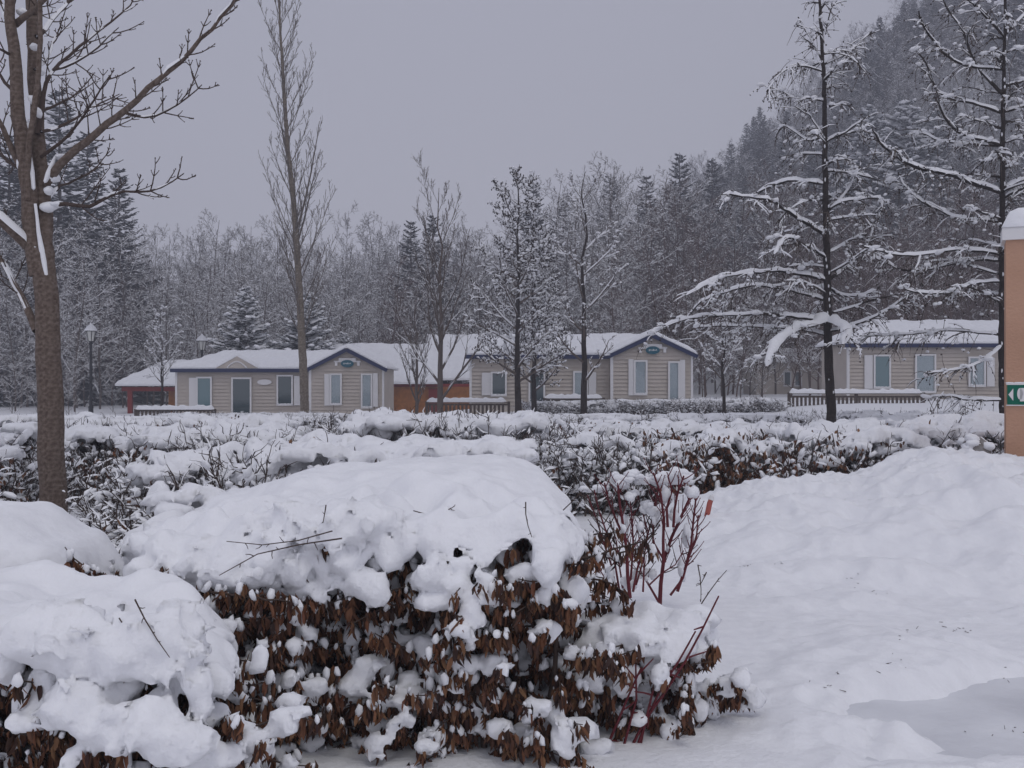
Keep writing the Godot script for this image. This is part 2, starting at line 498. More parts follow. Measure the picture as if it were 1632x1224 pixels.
func spruce_variant(seed_: int, h: float, snowy: float, wide := 0.27) -> Array:
	var rng := rng_of(seed_)
	var w := MB.new()
	var f := MB.new()
	var s := MB.new()
	w.tube(PackedVector3Array([Vector3(0, -0.3, 0), Vector3(0, h * 0.5, 0), Vector3(0, h, 0)]), PackedFloat32Array([h * 0.016, h * 0.009, 0.01]), 6)
	var y := h * 0.07
	var az := 0.0
	while y < h * 0.985:
		var t := y / h
		var reach := h * wide * pow(1.0 - t, 0.85) + 0.12
		for k in 5 + int(3.0 * (1.0 - t)):
			az += 2.4 + rng.randf_range(-0.4, 0.4)
			var L := reach * rng.randf_range(0.65, 1.15)
			var dir := Vector3(cos(az), 0, sin(az))
			var p := Vector3(0, y + rng.randf_range(-0.1, 0.1), 0)
			var pts := PackedVector3Array([p])
			var rs := PackedFloat32Array([0.03])
			var slope := lerpf(-0.28, 0.45, t) + rng.randf_range(-0.1, 0.1)
			for i in 4:
				p += (dir + Vector3.UP * (slope + 0.12 * (i - 1))).normalized() * L / 4.0
				pts.append(p); rs.append(0.022 - i * 0.004)
			w.tube(pts, rs, 3)
			var sprays := 7 + int(L * 7.0)
			for q in sprays:
				var u := lerpf(0.15, 1.0, (q + rng.randf()) / sprays) * 4.0
				var i := mini(int(u), 3)
				var at_ := pts[i].lerp(pts[i + 1], u - i)
				var ax := (pts[i + 1] - pts[i]).normalized()
				var side := ax.cross(Vector3.UP).normalized() * (1.0 if q % 2 else -1.0)
				var go := (ax * 0.75 + side * rng.randf_range(0.4, 1.0) + Vector3.DOWN * rng.randf_range(0.0, 0.45)).normalized()
				var len_ := (0.16 + L * 0.22 * (1.0 - u / 5.0)) * rng.randf_range(0.7, 1.2)
				var ac := go.cross(Vector3.UP).normalized() * len_ * 0.28
				var e := at_ + go * len_
				var mm := at_ + go * len_ * 0.45
				var lift := Vector3.UP * len_ * 0.1
				f.quad(at_, mm - ac - lift, e, mm + lift * 0.6)
				f.quad(at_, mm + lift * 0.6, e, mm + ac - lift)
				if rng.randf() < snowy:
					var z := Vector3.UP * (0.02 + 0.03 * snowy)
					var a2 := ac * 0.85
					s.quad(at_ + z, mm - a2 + z * 0.4, at_ + go * len_ * 0.95 + z * 0.6, mm + lift + z * 1.6)
					s.quad(at_ + z, mm + lift + z * 1.6, at_ + go * len_ * 0.95 + z * 0.6, mm + a2 + z * 0.4)
			if snowy > 0.9:
				for i in range(1, 5):
					if rng.randf() < 0.8: s.blob(pts[i] + Vector3.UP * 0.05 + ball(rng) * 0.08, Vector3(0.26, 0.10, 0.22) * (0.45 + L * 0.22) * rng.randf_range(0.6, 1.2), turned(rng), rng, 0.3)
			if snowy > 0.25:
				s.ridge(pts, PackedFloat32Array([0.05, 0.06, 0.06, 0.05, 0.03]), (0.04 + 0.08 * float(snowy > 0.9)) * snowy * (1 + L * 0.3), 0.06 * snowy * (1 + L * 0.5), 5, rng, 0.25)
		y += h * 0.021 + 0.05
	return [w, f, s]
func limb(w: MB, s: MB, px: Array, d: float, lean: float, r0: float, r1: float, sides: int, snow_w: float, snow_h: float, rng: RandomNumberGenerator, gaps := 0.1) -> PackedVector3Array:
	# a limb through spots of the picture at depth d, leaning away by lean metres along its length
	var raw := []
	var cnt := px.size() / 2
	for i in cnt:
		raw.append(at(px[i * 2], px[i * 2 + 1], d + lean * i / maxf(1.0, cnt - 1.0)))
	var cv := Curve3D.new()
	for i in cnt:
		var tan_: Vector3 = (raw[mini(i + 1, cnt - 1)] - raw[maxi(i - 1, 0)]) / 6.0
		cv.add_point(raw[i], -tan_, tan_)
	cv.bake_interval = 0.05
	var total := cv.get_baked_length()
	var k := maxi(3, int(total / 0.15))
	var pts := PackedVector3Array()
	var rs := PackedFloat32Array()
	for i in k + 1:
		var t := float(i) / k
		pts.append(cv.sample_baked(total * t) + ball(rng) * minf(0.012, r0 * 0.3))
		rs.append(lerpf(r0, r1, t))
	w.tube(pts, rs, sides)
	if s and snow_h > 0.0:
		s.ridge(pts, rs, snow_w, snow_h, 6, rng, gaps)
	return pts
func spurs(w: MB, s: MB, pts: PackedVector3Array, from: float, every: float, long: float, r: float, rng: RandomNumberGenerator, depth := 1) -> void:
	# opposite, upward-turning twigs as on a young maple
	var total := 0.0
	for i in pts.size() - 1: total += pts[i].distance_to(pts[i + 1])
	var cnt := int(total / every)
	for k in cnt:
		var t := lerpf(from, 1.0, (k + 0.5) / cnt) * (pts.size() - 1)
		var i := mini(int(t), pts.size() - 2)
		var p := pts[i].lerp(pts[i + 1], t - i)
		var ax := (pts[i + 1] - pts[i]).normalized()
		var az := rng.randf() * TAU
		for q in 2:
			if rng.randf() < 0.2: continue
			var side := ax.cross(Vector3(0.2, 0.3, 0.93)).normalized().rotated(ax, az + PI * q)
			var dir := (ax * 0.75 + side * 0.75).normalized()
			var L := long * rng.randf_range(0.5, 1.3) * lerpf(1.1, 0.6, t / pts.size())
			var tp := PackedVector3Array([p])
			var tr := PackedFloat32Array([r])
			var pp := p
			for z in 4:
				dir = (dir + Vector3.UP * 0.13 + ball(rng) * 0.12).normalized()
				pp += dir * L / 4.0
				tp.append(pp); tr.append(r * (1.0 - 0.16 * z))
			w.tube(tp, tr, 5 if r > 0.005 else 4)
			w.blob(pp, Vector3.ONE * r * 1.15, Basis(), rng)
			if s and rng.randf() < 0.25: s.ridge(tp, tr, 0.003, 0.007, 4, rng, 0.4)
			if depth > 0: spurs(w, s, tp, 0.3, L * 0.42, L * 0.26, r * 0.75, rng, depth - 1)

func finish_tree(o: Node3D, w: MB, bark: Material, s: MB, twigs: MB = null, twig_m: Material = null, extra: MB = null, extra_name := "", extra_m: Material = null) -> void:
	part("trunk", w.mesh(bark), o, -o.position)
	if twigs: part("crown", twigs.mesh(twig_m), o, -o.position)
	if extra: part(extra_name, extra.mesh(extra_m), o, -o.position)
	part("snow", s.mesh(M.snow), o, -o.position).set_meta("kind", "stuff")

func near_tree() -> void:
	var d := 11.3
	var k := d / F
	var rng := rng_of(11)
	var o := thing("deciduous_tree", "bare forked tree with thick smooth grey-brown trunk rising beside the nearest hedge", "tree", Vector3((85 - 816) * k, 0, -d))
	var w := MB.new()
	var t := MB.new()
	var s := MB.new()
	var base := limb(w, null, [86, 868, 84, 760, 80, 620, 76, 520, 70, 435, 67, 405], d, 0.0, 21.5 * k, 17.5 * k, 18, 0, 0, rng)
	limb(w, null, [62, 440, 52, 370, 45, 300, 40, 250, 31, 190, 24, 100, 14, 0, 6, -90], d, -0.15, 15 * k, 6 * k, 12, 0, 0, rng)
	limb(w, null, [74, 450, 72, 370, 67, 290, 61, 210, 55, 130, 51, 30, 47, -90], d, 0.25, 13 * k, 8 * k, 12, 0, 0, rng)
	limb(w, null, [44, 320, 44, 255, 50, 200, 58, 150, 64, 90, 64, 0, 63, -80], d - 0.1, -0.3, 5 * k, 3 * k, 8, 0, 0, rng)
	var branches := [
		[[72, 292, 95, 262, 122, 238, 160, 206, 199, 178, 240, 138, 292, 93, 336, 46, 376, -2, 392, -30], -1.2, 7.5, 2.6, 0.02, 0.035],
		[[64, 330, 100, 325, 137, 330, 165, 318, 192, 306, 215, 306, 247, 302, 272, 290, 292, 276], -0.5, 4.0, 1.3, 0.012, 0.025],
		[[199, 180, 237, 187, 275, 172, 309, 148, 322, 136], -0.6, 2.6, 1.2, 0.006, 0.01],
		[[60, 215, 72, 140, 84, 112, 113, 86, 150, 55, 199, 18, 215, -5], 0.8, 4.2, 1.6, 0.01, 0.02],
		[[84, 112, 110, 104, 135, 92, 160, 72, 190, 44], -0.3, 2.4, 1.2, 0.006, 0.012],
		[[60, 60, 80, 35, 103, 10, 130, -18], 0.5, 4.6, 3.0, 0.01, 0.02],
		[[26, 38, 45, 22, 66, 6, 95, -20], -0.5, 6.0, 3.5, 0.02, 0.03],
		[[66, 210, 100, 200, 135, 180, 160, 165, 190, 150], 0.9, 3.0, 1.3, 0.008, 0.02],
		[[66, 250, 110, 215, 140, 175, 155, 150, 175, 120], -0.9, 3.0, 1.3, 0.008, 0.02],
		[[52, 398, 30, 378, 8, 356, -30, 330, -80, 318], -0.4, 10, 7, 0.02, 0.045],
		[[60, 528, 44, 492, 22, 450, 4, 418, -20, 380, -35, 330], 0.4, 6.5, 4.0, 0.01, 0.015],
		[[34, 270, 20, 240, 6, 205, -14, 172, -40, 140], -0.4, 5.5, 3.5, 0.01, 0.02],
		[[28, 150, 14, 138, 0, 120, -20, 90], 0.3, 3.5, 2.0, 0.008, 0.015],
		[[42, 275, 20, 262, -4, 242, -30, 230], 0.7, 3.5, 2.0, 0.01, 0.02],
		[[26, 90, 12, 84, -6, 76, -40, 66], -0.6, 3.0, 1.8, 0.01, 0.02],
		[[20, 60, 8, 20, -10, -20], 0.6, 4.0, 2.5, 0.01, 0.02],
		[[57, 180, 95, 165, 120, 150, 140, 130], 1.4, 2.6, 1.2, 0.006, 0.015],
		[[70, 330, 90, 300, 110, 292, 150, 270, 175, 240], 1.0, 2.8, 1.2, 0.006, 0.015],
		[[55, 110, 75, 95, 88, 60, 98, 40], 1.1, 2.4, 1.2, 0.006, 0.015]]
	for b in branches:
		var pts := limb(t if b[2] < 5 else w, s, b[0], d, b[1], b[2] * k, b[3] * 0.6 * k, 8, b[4] * 0.7, b[5] * 0.8, rng, 0.3)
		spurs(t, s, pts, 0.22, 0.22, 0.40, 1.05 * k, rng, 1)
	# snow caught in the forks and plastered up the stems
	for q in [[57, 325, 61, 365, 67, 400, 74, 438], [46, 225, 49, 262, 53, 300], [88, 250, 80, 272, 72, 290]]:
		var fp := limb(MB.new(), null, q, d - 0.09, 0.0, 0.01, 0.01, 3, 0, 0, rng)
		var fr := PackedFloat32Array()
		for i in fp.size(): fr.append((2.2 + 5.0 * i / fp.size()) * rng.randf_range(0.75, 1.2) * (0.5 if i == fp.size() - 1 else 1.0) * k)
		s.tube(fp, fr, 9)
	for q in [[84, 282, 12, 10], [100, 250, 14, 5], [78, 330, 14, 8], [92, 326, 12, 5], [34, 262, 8, 10], [44, 205, 5, 11], [52, 160, 5, 9], [55, 75, 6, 5], [66, 115, 5, 5], [36, 20, 9, 6], [62, 180, 4, 8], [78, 304, 7, 7], [60, 395, 5, 5]]:
		s.lump(at(q[0], q[1], d - 0.03), Vector3(q[2] * k, q[3] * k, 0.07), Basis.from_euler(Vector3(0, 0, rng.randf_range(-0.2, 0.3))), rng, 0.18)
	var o2 := part("trunk", w.mesh(M.bark), o, -o.position)
	part("crown", t.mesh(M.twig), o, -o.position)
	part("snow", s.mesh(M.snow), o, -o.position).set_meta("kind", "stuff")

func poplar() -> void:
	var d := 44.0
	var k := d / F
	var rng := rng_of(21)
	var o := thing("poplar_tree", "very tall slender leafless poplar standing before the beige cabin with the pediment", "tree", Vector3((486 - 816) * k, gh(-8.6, d), -d))
	var w := MB.new()
	var t := MB.new()
	var s := MB.new()
	var pts := limb(w, null, [486, 672, 484, 600, 479, 500, 474, 410, 466, 300, 458, 230, 452, 130, 446, 30, 443, -60], d, 0.0, 7.2 * k, 1.0 * k, 10, 0, 0, rng)
	var P := {"seg": [7, 5, 3], "wig": [0.05, 0.1, 0.15], "up": [0.10, 0.16, 0.1], "taper": 0.8, "thin": 0.008, "sides": [5, 4, 3], "levels": 2, "n": [8, 4], "t0": [0.15, 0.2], "ang": [0.5, 0.5], "len": [0.33, 0.45], "top": [0.5, 0.6], "rr": [0.5, 0.6], "snow_from": 0, "snow_w": 0.006, "snow_h": 0.012, "arch": [4, 3, 3], "gaps": 0.3}
	for i in 56:
		var u := lerpf(0.17, 0.985, (i + rng.randf()) / 56.0)
		var q := u * (pts.size() - 1)
		var j := mini(int(q), pts.size() - 2)
		var az := i * 2.4 + rng.randf()
		var dir := Vector3(cos(az) * 0.62, 1.0, sin(az) * 0.62).normalized()
		grow(t, s, pts[j].lerp(pts[j + 1], q - j), dir, rng.randf_range(2.2, 4.6) * lerpf(1.0, 0.6, u), lerpf(0.036, 0.013, u), 0, P, rng)
	# one strong side limb
	grow(t, s, at(470, 375, d), Vector3(0.42, 1, 0.1).normalized(), 4.8, 0.06, 0, P, rng)
	grow(t, s, at(472, 395, d), Vector3(0.3, 1, -0.2).normalized(), 4.2, 0.05, 0, P, rng)
	finish_tree(o, w, M.poplar, s, t, M.poplar_twig)

func garden_tree(called: String, label: String, px: float, d: float, h: float, seed_: int, form: int, group := "") -> void:
	var k := d / F
	var rng := rng_of(seed_)
	var x := (px - 816) * k
	var o := thing(called, label, "tree", Vector3(x, gh(x, d), -d), group)
	var w := MB.new()
	var t := MB.new()
	var s := MB.new()
	var e := MB.new()
	var y0 := o.position.y - 0.2
	var P := {"seg": [6, 4, 3], "wig": [0.1, 0.16, 0.2], "up": [0.10, 0.1, 0.06], "taper": 0.8, "thin": 0.007, "sides": [5, 4, 3], "levels": 2, "n": [9, 5], "t0": [0.2, 0.2], "ang": [0.7, 0.7], "len": [0.42, 0.5], "top": [0.5, 0.6], "rr": [0.5, 0.6], "snow_from": 0, "snow_w": 0.016, "snow_h": 0.04, "arch": [5, 4, 3], "gaps": 0.12}
	var cnt := 26
	var spread_ := 0.8
	var share := 0.30
	var t0 := 0.16
	if form == 0:      # vase of upright rods
		cnt = 20; spread_ = 0.45; share = 0.42; P.up = [0.12, 0.2, 0.1]; P.ang = [0.5, 0.5]; P.len = [0.35, 0.5]; P.snow_h = 0.022; P.snow_w = 0.008; t0 = 0.1
	elif form == 1:    # alder hung with cones and snow
		cnt = 34; spread_ = 1.2; share = 0.24; P.up = [0.05, 0.05, 0.0]; P.n = [10, 6]
	elif form == 2:    # few stout limbs
		cnt = 15; spread_ = 0.9; share = 0.27; P.up = [0.14, 0.14, 0.1]; P.snow_h = 0.05; P.n = [7, 4]
	elif form == 3:    # sapling
		cnt = 18; spread_ = 0.9; share = 0.36; P.snow_h = 0.035; P.n = [6, 4]; t0 = 0.3
	var pts := PackedVector3Array()
	var rs := PackedFloat32Array()
	for i in 13:
		pts.append(Vector3(x + rng.randf_range(-1, 1) * 0.02 * i * 0.6, y0 + (h + 0.2) * i / 12.0, -d + rng.randf_range(-1, 1) * 0.04))
		rs.append(lerpf(h * 0.0135 + 0.02, 0.01, pow(i / 12.0, 0.8)))
	w.tube(pts, rs, 9)
	s.ridge(pts, rs, 0.01, 0.01, 4, rng, 0.5)
	for i in cnt:
		var u := lerpf(t0, 0.95, (i + rng.randf()) / cnt)
		var q := u * 12.0
		var j := mini(int(q), 11)
		var az := i * 2.4 + rng.randf()
		var dir := Vector3(cos(az) * spread_, rng.randf_range(0.45, 0.9), sin(az) * spread_).normalized()
		var L := h * share * lerpf(1.15, 0.45, u) * rng.randf_range(0.6, 1.15)
		var from := t.v.size()
		grow(t, s, pts[j].lerp(pts[j + 1], q - j), dir, L, rs[j] * 0.5, 0, P, rng)
		if form == 1:
			for z in range(from, t.v.size(), 11):
				if rng.randf() < 0.62:
					e.blob(t.v[z] + Vector3.DOWN * 0.03, Vector3(0.022, 0.035, 0.022), turned(rng), rng)
				elif rng.randf() < 0.55:
					s.blob(t.v[z] + Vector3.UP * 0.02, Vector3(0.05, 0.035, 0.05) * rng.randf_range(0.6, 1.4), turned(rng), rng)
		elif form > 0:
			for z in range(from, t.v.size(), 17):
				if rng.randf() < 0.4: s.blob(t.v[z] + Vector3.UP * 0.02, Vector3(0.06, 0.03, 0.05) * rng.randf_range(0.5, 1.3), turned(rng), rng)
	finish_tree(o, w, M.dark_bark if form != 0 else M.wood_bark, s, t, M.wood_bark, e if form == 1 else null, "seed_cones", M.cone)

func larch(label: String, d: float, trunk: Array, r0: float, branches: Array, seed_: int, base_px: float, extra_n: int) -> void:
	var k := d / F
	var rng := rng_of(seed_)
	var x := (base_px - 816) * k
	var o := thing("larch_tree", label, "tree", Vector3(x, gh(x, d), -d))
	var w := MB.new()
	var t := MB.new()
	var s := MB.new()
	var e := MB.new()
	var spine := limb(w, null, trunk, d, 0.0, r0 * k, 1.6 * k, 10, 0, 0, rng)
	var runs := []
	for b in branches:
		var zs := []
		for i in range(0, b[0].size(), 2):      # measured in an enlargement of the picture
			zs.append(1050 + b[0][i] / 2.1856); zs.append(b[0][i + 1] / 2.1856)
		runs.append(limb(w, s, zs, d, b[1], b[2] * k, 1.1 * k, 6, b[3], b[3] * 1.25, rng, 0.03))
	for i in extra_n:      # limbs towards and away from the viewer and the thin ones between
		var u := lerpf(0.28, 0.96, (i + rng.randf()) / extra_n)
		var j := int(u * (spine.size() - 2))
		var az := i * 2.4
		var L := lerpf(3.0, 0.15, u) * rng.randf_range(0.6, 1.1)
		var dir := Vector3(cos(az), rng.randf_range(-0.1, 0.35), sin(az)).normalized()
		var pts := PackedVector3Array([spine[j]])
		var rs := PackedFloat32Array([0.03])
		var p := spine[j]
		for z in 7:
			dir = (dir + ball(rng) * 0.14 + Vector3.UP * (0.06 - 0.035 * z)).normalized()
			p += dir * L / 7.0
			pts.append(p); rs.append(0.027 - z * 0.003)
		w.tube(pts, rs, 5)
		s.ridge(pts, rs, 0.02, 0.035, 5, rng, 0.15)
		runs.append(pts)
	for pts: PackedVector3Array in runs.duplicate():      # side shoots
		var n_ := int(pts.size() * 0.42)
		for q in n_:
			var u := lerpf(0.2, 0.95, (q + rng.randf()) / n_) * (pts.size() - 1)
			var i := mini(int(u), pts.size() - 2)
			var p := pts[i].lerp(pts[i + 1], u - i)
			var ax := (pts[i + 1] - pts[i]).normalized()
			var dir := (ax * 0.8 + ax.cross(Vector3.UP).normalized() * (1.0 if q % 2 else -1.0) * rng.randf_range(0.4, 1.0) + Vector3.UP * rng.randf_range(-0.35, 0.25)).normalized()
			var L := minf(rng.randf_range(0.3, 1.0) * (1.0 - 0.4 * u / pts.size()), pts[0].distance_to(pts[-1]) * 0.38)
			var tp := PackedVector3Array([p])
			for z in 6:
				dir = (dir + ball(rng) * 0.2 + Vector3.DOWN * 0.07).normalized()
				p += dir * L / 6.0
				tp.append(p)
			var tr := PackedFloat32Array([0.014, 0.013, 0.012, 0.011, 0.009, 0.008, 0.006])
			w.tube(tp, tr, 4)
			s.ridge(tp, tr, 0.013, 0.024, 5, rng, 0.15)
			runs.append(tp)
	for pts: PackedVector3Array in runs:
		var total := 0.0
		for i in pts.size() - 1: total += pts[i].distance_to(pts[i + 1])
		for q in int(total * 12.0):
			var u := lerpf(0.12, 1.0, rng.randf()) * (pts.size() - 1)
			var i := mini(int(u), pts.size() - 2)
			var p := pts[i].lerp(pts[i + 1], u - i)
			var ax := (pts[i + 1] - pts[i]).normalized()
			var dir := (ax * 0.5 + ball(rng) * 0.8 + Vector3.DOWN * 0.25).normalized()
			var L := rng.randf_range(0.15, 0.55)
			var tp := PackedVector3Array([p])
			for z in 3:
				dir = (dir + ball(rng) * 0.2 + Vector3.DOWN * 0.2).normalized()
				p += dir * L / 3.0
				tp.append(p)
				if rng.randf() < 0.33: e.blob(p + ball(rng) * 0.02, Vector3(0.016, 0.022, 0.016), turned(rng), rng)
				if rng.randf() < 0.10: s.blob(p + Vector3.UP * 0.015, Vector3(0.04, 0.025, 0.04) * rng.randf_range(0.6, 1.4), turned(rng), rng)
			t.tube(tp, PackedFloat32Array([0.008, 0.007, 0.006, 0.004]), 3)
			if rng.randf() < 0.5: s.ridge(tp, PackedFloat32Array([0.008, 0.007, 0.006, 0.004]), 0.008, 0.018, 4, rng, 0.1)
		for i in range(1, pts.size()):
			if rng.randf() < 0.14 and absf((pts[i] - pts[i - 1]).normalized().y) < 0.6:
				s.blob(pts[i] + Vector3.UP * 0.03, Vector3(0.11, 0.045, 0.06) * rng.randf_range(0.6, 1.3), turned(rng), rng)
	for i in spine.size():      # snow stuck to the trunk
		if rng.randf() < 0.4: s.blob(spine[i] + Vector3(rng.randf_range(-0.5, 0.5) * r0 * k, 0, r0 * k * 0.7), Vector3(0.02, 0.05, 0.015), Basis(), rng)
	finish_tree(o, w, M.dark_bark, s, t, M.wood_bark, e, "cones", M.cone)

# ---------------------------------------------------------------- hedges
func brown(rng: RandomNumberGenerator) -> Color:
	var q: Vector3 = LEAF_TONES[rng.randi() % LEAF_TONES.size()] * rng.randf_range(0.75, 1.25)
	return Color(q.x, q.y, q.z)
func shrub_variant(seed_: int, form: int) -> Array:
	# form 0 frosted twigs, 1 dry beech leaves, 2 both; about a metre across
	var rng := rng_of(seed_)
	var w := MB.new()
	var l := MB.new(); l.coloured = true
	var s := MB.new()
	for i in (70 if form == 0 else 46):
		var p := Vector3(rng.randf_range(-0.5, 0.5), 0.0, rng.randf_range(-0.35, 0.35))
		var dir := Vector3(rng.randf_range(-0.5, 0.5), 1.0, rng.randf_range(-0.5, 0.5)).normalized()
		var h := rng.randf_range(0.6, 1.0)
		var pts := PackedVector3Array([p])
		var rs := PackedFloat32Array([0.012])
		for z in 6:
			dir = (dir + ball(rng) * 0.3 + Vector3.UP * 0.1).normalized()
			p += dir * h / 6.0
			pts.append(p); rs.append(0.011 - 0.0012 * z)
			for q in (3 if form == 0 else 2):
				var sd := (dir * 0.5 + ball(rng)).normalized()
				var e := p
				var tp := PackedVector3Array([p])
				for y in 3:
					sd = (sd + ball(rng) * 0.55 + Vector3.UP * 0.12).normalized()
					e += sd * rng.randf_range(0.03, 0.08)
					tp.append(e)
					if form > 0 and rng.randf() < (1.0 if form == 1 else 0.35):
						l.tint = brown(rng)
						var down := (Vector3.DOWN + ball(rng) * 0.5).normalized()
						var bz := down.cross(ball(rng)).normalized()
						l.leaf(e, Basis(down.cross(bz), down, bz), rng.randf_range(0.05, 0.075), rng.randf_range(0.012, 0.02), rng.randf_range(0.0, 0.012), rng.randf_range(-0.02, 0.02))
						if form == 1: l.leaf(e + ball(rng) * 0.04, leaf_basis(rng), rng.randf_range(0.05, 0.075), 0.015, 0.008, 0.01)
				w.tube(tp, PackedFloat32Array([0.005, 0.0045, 0.004, 0.003]), 3)
				s.ridge(tp, PackedFloat32Array([0.006, 0.006, 0.006, 0.005]), 0.009, 0.018, 4, rng, 0.25)
				if rng.randf() < 0.26 * (0.4 + p.y) and e.y < 0.88:
					var mid := tp[1].lerp(tp[3], rng.randf())
					var lay := (tp[3] - tp[0]).normalized()
					var acr := lay.cross(ball(rng)).normalized()
					s.blob(mid + Vector3.UP * 0.01, Vector3(0.026, 0.05, 0.024) * rng.randf_range(0.5, 1.5), Basis(acr, lay, acr.cross(lay)), rng, 0.3)
		w.tube(pts, rs, 4)
		s.ridge(pts, rs, 0.006, 0.016, 4, rng, 0.2)
	return [w.mesh(M.twig), l.mesh(M.leaf_any) if form > 0 else null, s.mesh(M.far_snow)]
var shrubs := []
func put_shrub(o: Node3D, kind: int, where: Vector3, turn: float, size: Vector3) -> void:
	var v: Array = shrubs[kind]
	var b := Node3D.new()
	b.name = "shrub"; o.add_child(b, true)
	b.position = where - o.position; b.rotation.y = turn; b.scale = size
	part("twigs", v[0], b)
	if v[1]: part("leaves", v[1], b).set_meta("kind", "stuff")
	part("snow", v[2], b)
func hedge_row(label: String, x0: float, x1: float, d0: float, d1: float, h: float, seed_: int, kinds: Array, cover := 0.1, cell := 0.06, lumps := 1.0, group := "") -> void:
	var rng := rng_of(seed_)
	var mx := (x0 + x1) * 0.5
	var md := (d0 + d1) * 0.5
	var g0 := gh(mx, md)
	var o := thing("hedge", label, "hedge", Vector3(mx, g0, -md), group)
	var ox := rng.randf() * 100.0
	var tall := func(x: float, d: float) -> float:
		return gh(x, d) + h + lumps * (mid_noise.get_noise_2d(x * 1.1 + ox, d * 1.1) * 0.16 + mid_noise.get_noise_2d(x * 3.0 + ox, d * 3.0) * 0.09)
	var edge := func(x: float, d: float) -> float:
		return minf(rounded(x, d, x0, x1, d0, d1) + 0.08, rounded(x, d, x0, x1, d0, d1) + cover + mid_noise.get_noise_2d(x * 2.1 - ox, d * 2.1) * 0.30 + fine_noise.get_noise_2d(x + ox, d) * 0.1 - 0.12)
	var blobs := []
	for i in int((x1 - x0) * 11.0):
		var x := rng.randf_range(x0, x1)
		var d := d0 + rng.randf() * rng.randf() * (d1 - d0) * 0.6
		var r := rng.randf_range(0.05, 0.13)
		blobs.append([Vector3(x, tall.call(x, d) - rng.randf_range(0.08, 0.34), -d), Vector3(r * rng.randf_range(1.2, 2.2), r * 0.7, r * 1.2)])
	part("snow_cap", snow_body(x0 - 0.5, x1 + 0.5, g0 + h - 0.85, g0 + h + 0.6, d0 - 0.5, d1 + 0.5, cell, tall, edge, 0.16, 0.16, blobs, 0.02), o, -o.position)
	var step := 0.62
	var d := d0 + 0.22
	while d < d1:
		var x := x0 + rng.randf_range(0.0, 0.4)
		while x < x1:
			var kd: int = kinds[int(absf(mid_noise.get_noise_2d(x * 0.5 + ox, d)) * 37.0) % kinds.size()]
			put_shrub(o, kd, Vector3(x, gh(x, d) - 0.04, -d), rng.randf() * TAU, Vector3(1, (h + rng.randf_range(-0.16, 0.10)) / 0.98, 1))
			x += step * rng.randf_range(0.8, 1.25)
		d += 0.75

